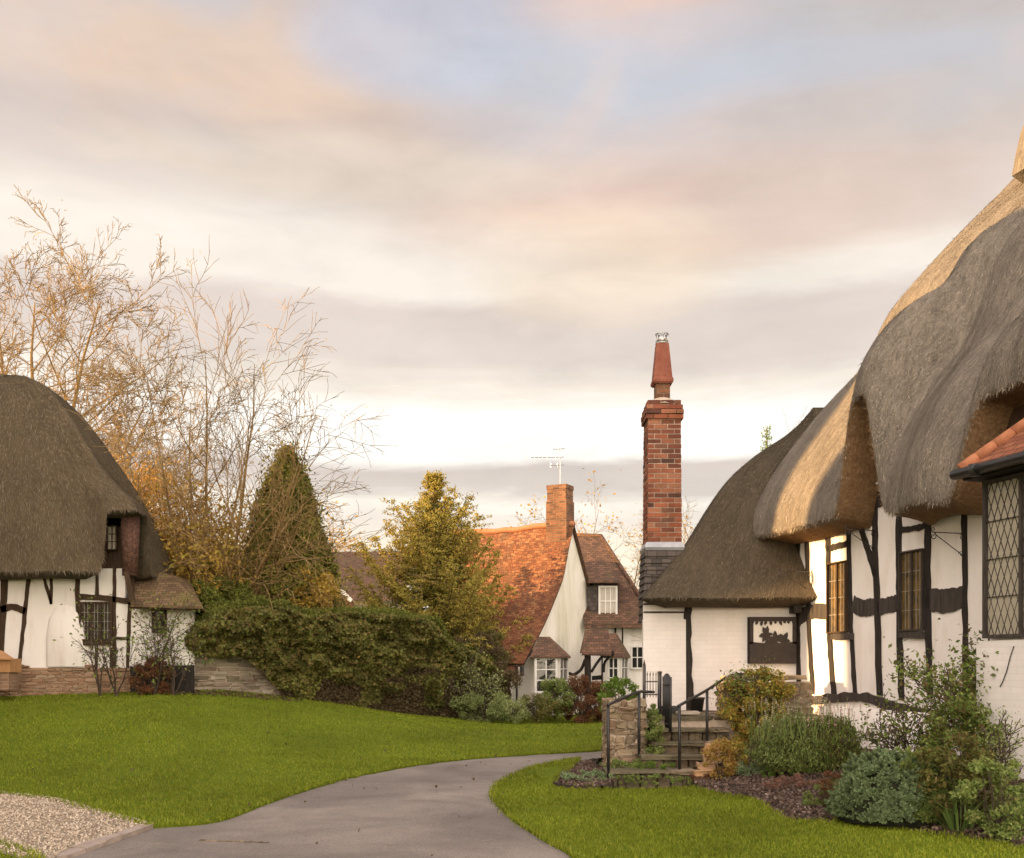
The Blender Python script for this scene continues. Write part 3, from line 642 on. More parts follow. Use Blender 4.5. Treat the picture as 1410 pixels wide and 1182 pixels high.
def g(x, y):
    x = np.asarray(x, float); y = np.asarray(y, float); sh = x.shape; P = np.stack([x.ravel(), y.ravel()], 1)
    d = dpoly(P, EDGE); A = 1.08*sstep(-P[:, 0], -2.9, 7.2)
    t = np.clip(d/10.5, 0, 1); f = .35*t+.65*t*t*(3-2*t)
    zz_ = np.where(inpoly(P, RIG), A*f+.035*(vnoise(P[:, 0]*.6, P[:, 1]*.6, 1)-.5)*sstep(d, 0, 1.5), 0.)
    d2 = dpoly(P, BE); zz_ = np.where(inpoly(P, BED), .05*sstep(d2, 0, .25)+.30*sstep(d2, .2, 2.6)+.03*(vnoise(P[:, 0]*3, P[:, 1]*3, 4)-.5), zz_)
    zz_ = np.where(inpoly(P, BED2), .05, zz_)
    return zz_.reshape(sh)
def G1(x, y): return float(g(np.array([x]), np.array([y]))[0])
# base ground to the horizon
xs = np.concatenate([[-1500, -500, -150, -80], np.arange(-50, -14, 2.), np.arange(-14, 9, .35), np.arange(9, 50, 2.), [80, 150, 500, 1500]])
ys = np.concatenate([[-300, -60, -10], np.arange(0, 34, .35), np.arange(34, 70, 3.), [90, 150, 500, 1500]])
X_, Y_ = np.meshgrid(xs, ys, indexing='ij'); Z_ = g(X_, Y_)*np.clip((80-Y_)/20, 0, 1)-.085
M['field'] = mat_noise('field_grass', (.05, .08, .012), (.10, .12, .025), 2, bmp=.5, bdist=.03)
o = fast_mesh('ground', np.stack([X_, Y_, Z_], -1).reshape(-1, 3), grid_faces(len(xs), len(ys))[:, ::1], 'field', None, True); tag(o, kind='structure')
# tarmac path
m_, t_, b_ = newmat('tarmac'); v_ = coords(t_, 'Object')
c_ = ramp(t_, noise(t_, v_, .55, 7, .65, .6), [(.3, (.12, .102, .088)), (.5, (.19, .163, .142)), (.72, (.29, .25, .215))])
vv_ = N(t_, 'ShaderNodeTexVoronoi', inp={'Scale': 130.0}); L(t_, v_, vv_.inputs[0])
c_ = mixc(t_, 1.0, c_, ramp(t_, vv_.outputs[1], [(0.0, .6), (1.0, 1.45)]), 'MULTIPLY')
c_ = mixc(t_, ramp(t_, noise(t_, coords(t_, 'Object', (1, 1, 1)), 1.7, 8, .8), [(.60, 0.0), (.68, .55)]), c_, (.30, .25, .20))
ck = N(t_, 'ShaderNodeTexVoronoi', feature='DISTANCE_TO_EDGE', inp={'Scale': .5}); nv_ = N(t_, 'ShaderNodeVectorMath', operation='ADD'); L(t_, v_, nv_.inputs[0])
nn_ = N(t_, 'ShaderNodeTexNoise', inp={'Scale': 1.5, 'Detail': 6}); L(t_, v_, nn_.inputs[0]); L(t_, nn_.outputs[1], nv_.inputs[1]); L(t_, nv_.outputs[0], ck.inputs[0])
c_ = mixc(t_, ramp(t_, ck.outputs[0], [(0.0, .35), (.004, 0.0)]), c_, (.05, .045, .04))
L(t_, c_, b_.inputs['Base Color']); b_.inputs['Roughness'].default_value = .72; b_.inputs['Specular IOR Level'].default_value = .35; bump(t_, b_, noise(t_, v_, 150, 3, .7), .6, .006); M['tarmac'] = m_
PATH = np.vstack([[[-2.8, -6]], [[-2.8, 3]], [gp(-60, 1330)], [gp(60, 1190)], [gp(150, 1160)], [gp(198, 1143)], EDGE[len(GB)-1:-6]+[-.12, .14], [[3.6, 26], [2.4, 18.6]], (RE[::-1]+[.14, -.02]), [[2.0, 3], [2.0, -6]]])
o = sheet('path', PATH, lambda x, y: g(x, y)*0-.012+.0*x, 'tarmac', .4); tag(o, kind='structure')
# gravel drive + kerb
m_, t_, b_ = newmat('gravel'); v_ = coords(t_, 'Object'); vv_ = N(t_, 'ShaderNodeTexVoronoi', inp={'Scale': 48.0}); L(t_, v_, vv_.inputs[0])
c_ = ramp(t_, vv_.outputs[1], [(0, (.22, .17, .12)), (.4, (.36, .29, .21)), (.75, (.48, .40, .30)), (1, (.62, .54, .43))])
c_ = mixc(t_, 1.0, c_, ramp(t_, noise(t_, v_, .9, 6, .6), [(.3, .75), (.7, 1.1)]), 'MULTIPLY'); L(t_, c_, b_.inputs['Base Color']); b_.inputs['Roughness'].default_value = .9
bump(t_, b_, mth(t_, 'MULTIPLY', vv_.outputs[0], -1.0), 1.0, .03); M['gravel'] = m_
GR = np.vstack([GB+[0, .12], [gp(200, 1141)], [gp(95, 1172)], [gp(60, 1192)], [gp(-30, 1171)], [gp(-200, 1150)], [gp(-600, 1120)]])
o = sheet('gravel_drive', GR, lambda x, y: 0*x+.006+.02*vnoise(x*2, y*2, 8), 'gravel', .35); tag(o, kind='structure')
gr_pts = np.column_stack([RNG.uniform(-8, -3.0, 30000), RNG.uniform(8.2, 13.5, 30000)]); gr_pts = gr_pts[inpoly(gr_pts, GR)]
M['pebble'] = mat_island('pebble', [(.24, .18, .13), (.40, .32, .23), (.54, .45, .35), (.66, .58, .47)], bmp=0)
def chips(P, size, flat=.5, seed=1):
    r = np.random.default_rng(seed); n = len(P); a = r.normal(0, 1, (n, 3)); a /= np.linalg.norm(a, axis=1)[:, None]; b = np.cross(a, r.normal(0, 1, (n, 3))); b /= np.linalg.norm(b, axis=1)[:, None]; c = np.cross(a, b)
    s = size*r.uniform(.5, 1.4, (n, 1)); V = np.stack([P+a*s, P+b*s*.7, P-a*s, P-b*s*.6, P+c*s*flat, P-c*s*flat], 1).reshape(-1, 3); k = np.arange(n)*6
    F_ = np.concatenate([np.stack([k+i, k+(i+1) % 4, k+4], 1) for i in range(4)]+[np.stack([k+(i+1) % 4, k+i, k+5], 1) for i in range(4)]); return V, F_
V, F_ = chips(np.column_stack([gr_pts, 0.02+.02*vnoise(gr_pts[:, 0]*2, gr_pts[:, 1]*2, 8)]), .011, .7)
o = fast_mesh('gravel_stones', V, F_, 'pebble'); tag(o, kind='stuff')
M['kerb'] = mat_noise('kerb_concrete', (.24, .19, .16), (.42, .35, .30), 5, bmp=.6)
mb = MB(); ka, kb = gp(203, 1139), gp(82, 1182); n_ = 5
for i in range(n_):
    a, b = ka+(kb-ka)*(i+.015)/n_, ka+(kb-ka)*(i+.985)/n_; mid = (a+b)/2; u_ = np.append((b-a)/np.linalg.norm(b-a), 0); v2 = np.array([-u_[1], u_[0], 0])
    mb.box((mid[0], mid[1], -.02), (np.linalg.norm(b-a), .13, .10), (u_, v2, np.array([0, 0, 1.])), .006)
o = mb.build('kerb', 'kerb'); tag(o, kind='structure')
mb = MB()     # worn channel drain in the tarmac
q0, q1 = gp(275, 1156), gp(370, 1159)
for i in range(12):
    q = q0+(q1-q0)*(i+.5)/12; mb.stone((q[0], q[1], -.014), (.05, .04, .02), (np.array([1., 0, 0]), np.array([0, 1., 0]), np.array([0, 0, 1.])), .004)
o = mb.build('drain_stones', 'paving'); tag(setorigin(o, (q0[0], q0[1], 0)), 'short row of worn pale stones let into the tarmac at the mouth of the path', 'drain')
# lawns
m_, t_, b_ = newmat('lawn'); v_ = coords(t_, 'Object')
c_ = ramp(t_, noise(t_, v_, 28, 5, .75), [(.3, (.08, .11, .008)), (.55, (.14, .19, .014)), (.75, (.21, .24, .025))])
c_ = mixc(t_, 1.0, c_, ramp(t_, noise(t_, v_, .7, 6, .65, .4), [(.3, .78), (.7, 1.22)]), 'MULTIPLY'); L(t_, c_, b_.inputs['Base Color']); b_.inputs['Roughness'].default_value = .95
b_.inputs['Specular IOR Level'].default_value = .1; bump(t_, b_, noise(t_, v_, 60, 4, .75), .9, .03); M['lawn'] = m_
def wob(poly, amp=.02, sp=.12, seed=3):
    """subdivide a closed outline finely and fray it"""
    r = np.random.default_rng(seed); P = np.asarray(poly, float)[:, :2]; o = []
    for a, b in zip(P, np.roll(P, -1, 0)):
        ln = np.linalg.norm(b-a); n = 1 if ln > 12 else max(1, int(ln/sp))
        for i in range(n): o.append(a+(b-a)*i/n+(r.normal(0, amp, 2) if n > 1 else 0))
    return np.array(o)
LL = wob(np.vstack([GB, LEs[1:-14], [[2.9, 33.0]], [[-30, 33]], [[-30, GB[0][1]]]]), .016, .13)
lawnz = lambda x, y: g(x, y)+.012
o = sheet('left_lawn', LL, lawnz, 'lawn', .45, skirt=.09); tag(o, kind='structure')
RL = wob(np.vstack([RE[:-3], [gp(790, 1059)], [gp(766, 1074)], [gp(762, 1086)], [gp(800, 1090)], [gp(838, 1089)], [gp(900, 1090)], BE+[0, -.0], [[7.6, 5], [2.0, 4]]]), .014, .12)
o = sheet('right_lawn', RL, lawnz, 'lawn', .4, skirt=.09); tag(o, kind='structure')
LP = wob([gp(-60, 1158), gp(-10, 1163), gp(30, 1172), gp(52, 1184), gp(50, 1230), gp(-200, 1230)], .015, .12)
o = sheet('verge_lawn', LP, lawnz, 'lawn', .4, skirt=.06); tag(o, kind='structure')
def grass_on(poly, dens, name, ymax, hgt, seed):
    r = np.random.default_rng(seed); P0 = np.asarray(poly)[:, :2]; out = []
    bands = [(6, 10, 1.0), (10, 13, .7), (13, 17, .42), (17, 22, .24), (22, 33, .13)]
    for ya, yb, k in bands:
        if ya > ymax: continue
        x0, x1 = max(P0[:, 0].min(), -.56*yb-.5), min(P0[:, 0].max(), .56*yb); n = int((x1-x0)*(yb-ya)*dens*k)
        if n <= 0: continue
        q = np.column_stack([r.uniform(x0, x1, n), r.uniform(ya, yb, n)]); q = q[np.abs(q[:, 0]) < .53*q[:, 1]+.3]; q = q[inpoly(q, P0)]
        out.append(np.column_stack([q, np.full(len(q), 1/math.sqrt(k))]))
    q = np.vstack(out); tall = vnoise(q[:, 0]*1.3, q[:, 1]*1.3, 5)*.5+vnoise(q[:, 0]*6, q[:, 1]*6, 6)*.5
    # fringe: longer blades along the cut edge
    e = np.repeat(P0, 30, axis=0)+r.normal(0, .03, (len(P0)*30, 2)); e = e[(e[:, 1] > 7) & (e[:, 1] < 24)]
    H = np.concatenate([hgt*(.6+.8*tall), np.full(len(e), hgt*1.5)]); wd = np.concatenate([.0035*q[:, 2], np.full(len(e), .004)]); q2 = np.vstack([q[:, :2], e])
    P = np.column_stack([q2, g(q2[:, 0], q2[:, 1])+.008]); V, Fs = blades(P, H, wd, .45, seed); o = fast_mesh(name, V, Fs, 'grass_blade'); tag(o, kind='stuff')
grass_on(LL, 1900, 'left_lawn_grass', 33, .042, 11); grass_on(RL, 3600, 'right_lawn_grass', 16, .038, 12); grass_on(LP, 3000, 'verge_grass', 12, .04, 13)
# planting bed
o = sheet('soil_bed', BED, lambda x, y: g(x, y)-.004, 'soil', .2, skirt=.1); tag(o, kind='structure')
o = sheet('steps_bed', BED2, lambda x, y: g(x, y)+.004, 'soil', .2, skirt=.1); tag(o, kind='structure')
q = np.column_stack([RNG.uniform(.5, 8, 60000), RNG.uniform(8.3, 16.5, 60000)]); q = q[inpoly(q, BED) | inpoly(q, BED2)]
V, F_ = chips(np.column_stack([q, g(q[:, 0], q[:, 1])+.012]), .024, .18, 2)
o = fast_mesh('bark_mulch', V, F_, 'chips'); tag(o, kind='stuff')
# fallen leaves
def leaf_litter(poly, n, name, mat, size, seed):
    r = np.random.default_rng(seed); P0 = np.asarray(poly); a, b = P0[:, :2].min(0), P0[:, :2].max(0); a[1] = max(a[1], 8); b[1] = min(b[1], 27)
    q = np.column_stack([r.uniform(a[0], b[0], n), r.uniform(a[1], b[1], n)]); q = q[inpoly(q, P0)]
    V, F_ = leaves(np.column_stack([q, g(q[:, 0], q[:, 1])+.035]), size, np.array([0, 0, 2.]), seed, aspect=.8); o = fast_mesh(name, V, F_, mat); tag(o, kind='stuff')
leaf_litter([(-9, 10), (-1, 12), (1, 18), (-2, 26), (-9, 22.5)], 130, 'fallen_leaves', 'leaf_dead', .05, 5)
leaf_litter(PATH, 90, 'path_leaves', 'leaf_dead', .045, 6)
leaf_litter([(-7.8, 22.3), (-5.3, 23.4), (-4.9, 24.5), (-7.6, 23.3)], 900, 'leaf_drift', 'leaf_dead', .08, 7)

# ================================================================== main thatched cottage (right)
U = np.array([-.283, .959]); U /= np.linalg.norm(U)          # along the wall, away from the camera
W0 = np.array([4.76, 17.0]); PI_ = math.pi
def hw(s, t, zv): return np.array([W0[0]-U[0]*s+.959*t, W0[1]-U[1]*s+.283*t, zv])
wallp = Plane(W0, U)
cot = thing('thatched_cottage', 'large white timber-framed cottage with wavy thatched roof and bay at the right edge', 'cottage', (4.9, 17, 0))
# ---- roof sections
VP = [(1022, 745), (1023, 733), (1028, 712), (1036, 692), (1060, 650), (1095, 602), (1135, 552), (1168, 517), (1215, 464), (1262, 408), (1310, 352), (1350, 308), (1400, 248), (1450, 205)]
S0 = -.7
def unsec(px, py, s):
    p = np.array([W0[0]-U[0]*s, W0[1]-U[1]*s]); r = np.array([(px-CX)/F, 1.]); k = (p@U)/(r@U); q = r*k
    return np.array([(q-p)@np.array([.959, .283]), EYE+(HY-py)/F*k])
prof = smooth_line([unsec(x, y, S0) for x, y in VP], 6); nv = 56
sl = np.concatenate([[0], np.cumsum(np.linalg.norm(np.diff(prof, axis=0), axis=1))]); sv_ = np.linspace(0, 1, nv)**1.15*sl[-1]
prof = np.column_stack([np.interp(sv_, sl, prof[:, 0]), np.interp(sv_, sl, prof[:, 1])]); ZE = prof[0, 1]; TE = prof[0, 0]
print('profile', prof[0], prof[-1])
ss = np.concatenate([np.arange(S0, 9.2, .07)]); vq = sv_/sl[-1]
def zlift(s):   # how far the eave is raised: arch over the upstairs window, then the dormer over the bay
    a = 1.62*sstep(s, 1.98, 2.5)*(1-sstep(s, 2.72, 3.22)); b = 1.0*sstep(s, 4.55, 5.0)
    return a-.24*sstep(s, 3.0, 3.5)*(1-sstep(s, 4.4, 4.8))+b
roofP = np.zeros((len(ss), nv, 3))
for i, s in enumerate(ss):
    L1 = zlift(s); fall = 1-sstep(vq, 0.02, .36+.22*(1-sstep(s, 3.0, 3.8)))
    t = prof[:, 0].copy(); zz_ = prof[:, 1].copy()+L1*fall**1.0
    hump = .62*sstep(s, -.55, .7)*sstep(vq, .24, .44)*(1-.3*sstep(vq, .5, .8))+.10*math.sin(s*2.1+1)*np.sin(vq*5)*sstep(s, 1, 2)
    slump = .38*math.exp(-((s-3.95)/.75)**2)*np.exp(-((vq-.12)/.16)**2)
    brow = .05*math.exp(-((s-2.55)/.7)**2)*np.exp(-((vq-.16)/.14)**2)+.22*math.exp(-((s-5.7)/.8)**2)*np.exp(-((vq-.14)/.14)**2)
    d = hump+slump+brow; t = t-d*.78; zz_ = zz_+d*.60
    low = .05*vnoise(np.array([s*1.1]), np.array([3.]), 2)[0]
    t = t+low; 
    endr = .05*(1-sstep(s, S0, S0+.28)); t = t+endr*1.0; zz_ = zz_-endr*.6
    wv = .06*(vnoise(np.full(nv, s*1.7), vq*9, 9)-.5)+.05*(vnoise(np.full(nv, s*4.5+.6*math.sin(s)), vq*2.2, 12)-.5)+.03*(vnoise(np.full(nv, s*9), vq*5, 13)-.5)
    for j in range(nv): roofP[i, j] = hw(s, t[j]-wv[j]*.8, zz_[j]+wv[j]*.6)
n_s = len(ss); nrm3 = np.array([.959, .283, 0])
# inner surface (thickness of the thatch), starts at the cut edge
lift_amt = np.array([zlift(s) for s in ss])
cutP = np.zeros((n_s, 7, 3))
for i, s in enumerate(ss):
    o0 = roofP[i, 0]; fl = abs(zlift(s+.08)-zlift(s-.08))/.16
    deep = .58+.12*min(fl, 1)
    for k in range(7): q = k/6; cutP[i, k] = o0+nrm3*(deep*q)+np.array([0, 0, -.03-.10*q+.03*math.sin(q*PI_)])*(1 if q > 0 else 0)
V = [roofP.reshape(-1, 3)]; uvs = [np.stack(np.broadcast_arrays(ss[:, None]*1.0, (sv_)[None, :]), -1).reshape(-1, 2)]
Fr = [grid_faces(n_s, nv)]
# back slope mirrored down behind the ridge
rb = np.zeros((n_s, 6, 3))
for i in range(n_s):
    top = roofP[i, -1]
    for k in range(6): rb[i, k] = top+nrm3*(k*1.0)+np.array([0, 0, -.05*k-.22*k*k])
base = n_s*nv; V.append(rb.reshape(-1, 3)); Fr.append(grid_faces(n_s, 6)+base); uvs.append(np.stack(np.broadcast_arrays(ss[:, None], (sl[-1]+np.arange(6))[None, :]), -1).reshape(-1, 2))
# far verge: rounded thickness turned under
vg = np.zeros((2, nv, 3)); 
for j in range(nv):
    vg[0, j] = roofP[0, j]; vg[1, j] = roofP[0, j]+nrm3*.42+np.array([0, 0, -.30])+np.append(U, 0)*-.35
base += n_s*6; V.append(vg.reshape(-1, 3)); Fr.append(grid_faces(2, nv)+base); uvs.append(np.stack(np.broadcast_arrays(np.array([0, .6])[:, None], sv_[None, :]), -1).reshape(-1, 2))
SV, SF = strands(roofP[:, :42], 150000, .062, .0046, .017, seed=3, jitter=.28)
vn = sum(len(v) for v in V); uvs.append(np.zeros((len(SV), 2)))
roof = fast_mesh('thatch_roof', np.concatenate(V), Fr, 'thatch', cot, True, np.concatenate(uvs))
o = fast_mesh('straw_surface', SV, SF, 'straw', roof)
SV, SF = strands(roofP[:, :44], 3000, .16, .006, .06, seed=31, jitter=.8); fast_mesh('loose_straw', SV, SF, 'straw', roof)
uvc = np.stack(np.broadcast_arrays(ss[:, None]*1.0, np.linspace(0, .6, 7)[None, :]), -1).reshape(-1, 2)
o = fast_mesh('cut_edge', cutP.reshape(-1, 3), grid_faces(n_s, 7), 'thatch_cut', roof, True, uvc)
CV, CF = strands(cutP, 14000, .10, .004, .014, seed=5, jitter=.6); M['straw_cut'] = mat_island('cut_straw', [(.13, .075, .035), (.22, .13, .065), (.34, .22, .11)], bmp=0)
fast_mesh('cut_straw', CV, CF, 'straw_cut', roof)
# hanging fringe along the eave
ep = roofP[:, 0]; idx = RNG.integers(0, n_s-1, 9000); f_ = RNG.random(9000)[:, None]; q = ep[idx]*(1-f_)+ep[idx+1]*f_+nrm3*RNG.uniform(0, .12, (9000, 1))
dn = np.array([-.25, -.05, -1.])+RNG.normal(0, .35, (9000, 3)); ln_ = RNG.uniform(.01, .055, (9000, 1)); sd_ = RNG.normal(0, .004, (9000, 3))
fast_mesh('eave_fringe', np.stack([q-sd_+[0, 0, .02], q+sd_+[0, 0, .02], q+dn*ln_], 1).reshape(-1, 3), np.arange(27000).reshape(-1, 3), 'straw', roof)
# raised block ridge whose cut end shows at the top of the picture
mb = MB(); A_ = [unsec(1388, 246, 1.35), unsec(1396, 205, 1.35), unsec(1412, 160, 1.35), unsec(1470, 110, 1.35), unsec(1560, 90, 1.35), unsec(1560, 250, 1.35), unsec(1470, 275, 1.35), unsec(1412, 260, 1.35)]
rg = smooth_line(A_+[A_[0]], 4)[:-1]; k_ = len(rg); P = []
for s, sc_, in ((1.35, .93), (1.5, 1.0), (5, 1.0), (9.1, 1.0)):
    c0 = rg.mean(0)
    for a in rg: a2 = c0+(a-c0)*sc_; P.append(hw(s, a2[0], a2[1]))
Fq = [(r*k_+i, r*k_+(i+1) % k_, (r+1)*k_+(i+1) % k_, (r+1)*k_+i) for r in range(3) for i in range(k_)]+[tuple(range(k_-1, -1, -1))]
mb.add(P, Fq); mb.build('thatch_ridge', 'thatch', cot, False)
# ---- walls
mb = MB(); V = []; sw = np.arange(0, 9.3, .1)
for s in sw: 
    for zv in (.0, 1.0, ZE+zlift(min(s, 9))+.05): V.append(hw(s, .004, zv))
mb.addn(np.array(V), grid_faces(len(sw), 3)[:, ::-1])
mb.hexa([hw(9.2, .05, 0), hw(9.2, 8, 0), hw(0, 8, 0), hw(0, .05, 0), hw(9.2, .05, 3.9), hw(9.2, 8, 4.6), hw(0, 8, 4.6), hw(0, .05, 3.9)])
gab = [hw(0.02, .06, 3.8), hw(0.02, 9.5, 3.8), hw(0.02, 5.0, 9.5)]; mb.add(gab, [(0, 1, 2)])
mb.build('wall', 'plaster', cot, uv='auto')
# bulging plaster infill panels between the studs
def inpx(poly, name='plaster_panel', mat='plaster', front=.01): prism(wallp, poly, front, -.07, name, mat, cot)
# plinth
mb = MB(); V = []
for s in np.arange(-.02, 9.2, .25):
    wv = .03*math.sin(s*2.3)
    for t, zv in ((-.16-wv*.5, 0), (-.12+wv, .55), (-.07, .93), (.06, .97)): V.append(hw(s, t, zv))
mb.addn(np.array(V), grid_faces(len(V)//4, 4)[:, ::-1]); mb.build('plinth', 'plaster', cot, True)
T_ = 'timber'
def tb(pts, wd, nm='stud', **k):
    k.setdefault('wob', .007); return beam(wallp, pts, wd, nm, k.pop('mat', T_), cot, **k)
tb([(1098, 735), (1097, 800), (1101, 960)], 5, 'corner_post')
tb([(1111, 730), (1114, 850), (1120, 956)], 5); tb([(1137.5, 720), (1141, 760), (1143, 880), (1149, 957)], 6)
tb([(1168, 700), (1172, 850), (1178, 957)], 4.6); tb([(1203, 660), (1207, 790), (1212, 958)], 7)
tb([(1238, 660), (1239, 850), (1242, 964)], 7); tb([(1278, 660), (1278, 800), (1281, 962)], 7); tb([(1328, 640), (1329, 800), (1331, 980)], 7)
tb([(1366, 560), (1364, 1000)], 7)
for a in ([(1097, 856), (1108, 846), (1120, 842)], [(1121, 842), (1144, 843)], [(1175, 832), (1190, 838), (1205, 835)], [(1209, 837), (1224, 833), (1237, 830)]):
    tb(a, 22 if a[0][0] > 1120 else 20, 'rail', wob=.008, mat='timber_old')
tb([(1276, 824), (1300, 828), (1327, 822)], [27, 34, 30], 'rail', wob=.008, mat='timber_old')
tb([(1240, 730), (1258, 728), (1277, 723)], 8, 'rail'); tb([(1140, 756), (1155, 752), (1170, 748)], 8, 'rail')
tb([(1100, 745), (1096, 795)], 4, 'brace'); tb([(1178, 700), (1192, 746), (1206, 792)], 6, 'brace')
tb([(1130, 725), (1170, 706), (1205, 690), (1225, 683), (1240, 676)], [8, 12, 20, 20, 14], 'wall_plate'); tb([(1148, 877), (1176, 877)], 9, 'window_sill', front=.05, mat='timber_old'); tb([(1240, 874), (1277, 874)], 9, 'window_sill', front=.05, mat='timber_old')
beam(wallp, [(1096, 960), (1120, 964), (1150, 962), (1190, 960), (1225, 972), (1262, 984), (1300, 988), (1340, 996)], [10, 12, 12, 12, 15, 18, 17, 16], 'sill_beam', 'timber_old', cot, .035, -.08, .008)
window(wallp, 1142, 774, 1169, 872, 6, 4, cot, 'timber_brown', 'glass_reflect_paint', 2.0, .75, .02, cas=[.5], bd=.018, bars='bars')
window(wallp, 1242, 758, 1275, 869, 6, 4, cot, 'timber_old', 'glass_reflect_paint', 2.2, .75, .02, cas=[.5], bd=.018, bars='bars')
# upstairs window in the arch, half lost behind the thatch
window(wallp, 1196, 610, 1222, 668, 2, 3, cot, 'white_paint', 'glass', 2.4, 1.2, .01)
# ---- bay at the near end
TB = -.9; bp = Plane(hw(0, TB, 0)[:2], U); mb = MB(); sB = 5.2; zs, ztop = 1.86, 3.72
def bx(s, t, zv): return hw(s, t, zv)
mb.hexa([bx(9.2, TB, 0), bx(9.2, .1, 0), bx(sB, .1, 0), bx(sB, TB, 0), bx(9.2, TB, zs), bx(9.2, .1, zs), bx(sB, .1, zs), bx(sB, TB, zs)])
bay = mb.build('bay', 'paint_brick', cot)
mb = MB(); mb.hexa([bx(9.2, TB+.1, zs), bx(9.2, .1, zs), bx(sB+.1, .1, zs), bx(sB+.1, TB+.1, zs), bx(9.2, TB+.1, ztop), bx(9.2, .1, ztop), bx(sB+.1, .1, ztop), bx(sB+.1, TB+.1, ztop)])
mb.build('bay_upper_wall', 'plaster', bay)
bp2 = Plane(hw(0, TB+.04, 0)[:2], U)
def pxs(s, t, zv): q = hw(s, t, zv); return CX+F*q[0]/q[1], HY-(q[2]-EYE)*F/q[1]
x0, _ = pxs(sB+.12, TB+.04, 2); x1, _ = pxs(sB+1.75, TB+.04, 2); xm = (x0+x1)/2; yt = pxs(sB+.9, TB+.04, ztop-.02)[1]; yb = pxs(sB+.9, TB+.04, zs+.03)[1]
print('bay window px', x0, x1, yt, yb)
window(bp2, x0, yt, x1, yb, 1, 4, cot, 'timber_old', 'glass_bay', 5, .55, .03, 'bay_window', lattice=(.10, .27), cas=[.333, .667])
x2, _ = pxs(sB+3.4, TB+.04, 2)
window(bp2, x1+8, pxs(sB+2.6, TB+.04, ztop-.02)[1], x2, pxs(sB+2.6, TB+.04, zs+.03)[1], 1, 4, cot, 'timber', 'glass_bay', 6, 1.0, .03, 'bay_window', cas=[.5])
# canopy roof over the bay, hipped at its far end
zc0, zc1 = ztop+.10, ztop+1.0; E0 = hw(sB+.02, TB-.22, zc0); E1 = hw(9.4, TB-.22, zc0); H0 = hw(sB+.75, -.06, zc1); H1 = hw(9.4, -.06, zc1); K0 = hw(sB+.02, .05, zc0)
mb = MB(); dwn = np.array([0, 0, -.05]); mb.add([E0, E1, H1, H0, K0, E0+dwn, E1+dwn, K0+dwn], [(0, 3, 2, 1), (0, 4, 3), (0, 1, 6, 5), (0, 5, 7, 4)])
cn = mb.build('bay_roof', 'tile_red', cot)
mb = MB(); n_ = 7
for i in range(n_):
    a = E0+(H0-E0)*i/n_; b = E0+(H0-E0)*(i+1.1)/n_; mb.tube([a+[0, 0, .0], b+[0, 0, .015]], [.085, .07], 10)
mb.build('hip_tiles', 'ridge_tile', cn, True)
mb = MB(); mb.tube([hw(sB-.04, TB-.28, zc0-.05), hw(9.4, TB-.28, zc0-.05)], .06, 10)
for s in np.arange(sB+.3, 9, .8): mb.tube([hw(s, TB-.28, zc0-.12), hw(s, TB-.28, zc0+.01)], .068, 10)
mb.build('gutter', 'plastic', cot, True)
mb = MB(); mb.hexa([bx(9.2, TB-.2, ztop-.02), bx(9.2, .0, ztop-.02), bx(sB+.02, .0, ztop-.02), bx(sB+.02, TB-.2, ztop-.02), bx(9.2, TB-.2, ztop+.07), bx(9.2, .0, ztop+.07), bx(sB+.02, .0, ztop+.07), bx(sB+.02, TB-.2, ztop+.07)])
mb.build('soffit', 'timber', cot)
# boarded cheek under the dormer thatch
mb = MB(); prism_pts(mb, [hw(4.55, -.16, 4.05), hw(9.2, -.16, 4.3), hw(9.2, -.16, 4.95), hw(4.95, -.16, 4.9), hw(4.7, -.16, 4.5)], -nrm3, .0, -.1); mb.build('dormer_boarding', 'timber_brown', cot)
# iron wall brackets (scrolled), fixed to studs and standing out from the wall
def spiral(c, e1, e2, r0, turns, n=26, st=0): 
    return [c+(e1*math.cos(st+2*PI_*turns*i/n)+e2*math.sin(st+2*PI_*turns*i/n))*r0*(1-.8*i/n) for i in range(n+1)]
def bracket(px, py, ln, drop, scroll=.05, big=False):
    q = wallp.loc(px, py); b0 = wallp.pt(q[0], q[1]); out = -nrm3; up = np.array([0, 0, 1.]); mb = MB()
    mb.tube([b0, b0+out*ln], .007, 6); mb.tube([b0-up*drop, b0+out*(ln-.04)-up*.02], .006, 6); mb.tube([b0+up*.03, b0-up*(drop+.03)], .009, 6)
    mb.tube(spiral(b0+out*(ln-.02)-up*scroll, out, up, scroll, 1.2, st=PI_/2), .006, 5); mb.tube(spiral(b0+out*.05-up*(drop-.03), out, up, .04, 1.1), .005, 5)
    mb.tube(spiral(b0+out*.05-up*.05, out, up, .035, 1.1, st=1), .005, 5); mb.tube(spiral(b0+out*(ln-.02)+up*.035, out, up, .035, 1.2, st=-PI_/2), .005, 5)
    if big: mb.tube(spiral(b0+out*.20-up*.10, out, up, .11, 2.2), .007, 6)
    mb.build('iron_bracket', 'iron', cot, True)
bracket(1328, 735, .50, .30); bracket(1205, 731, .50, .0+.28); bracket(1118, 788, .62, -.0+.32, .05, True)
# cable at the bay foot
mb = MB(); mb.tube([bp.at(1396, 890, .012), bp.at(1391, 905, .012), bp.at(1386, 925, .012), bp.at(1381, 938, .012), bp.at(1377, 946, .012)], .006, 5); mb.build('cable', 'iron', cot, True)

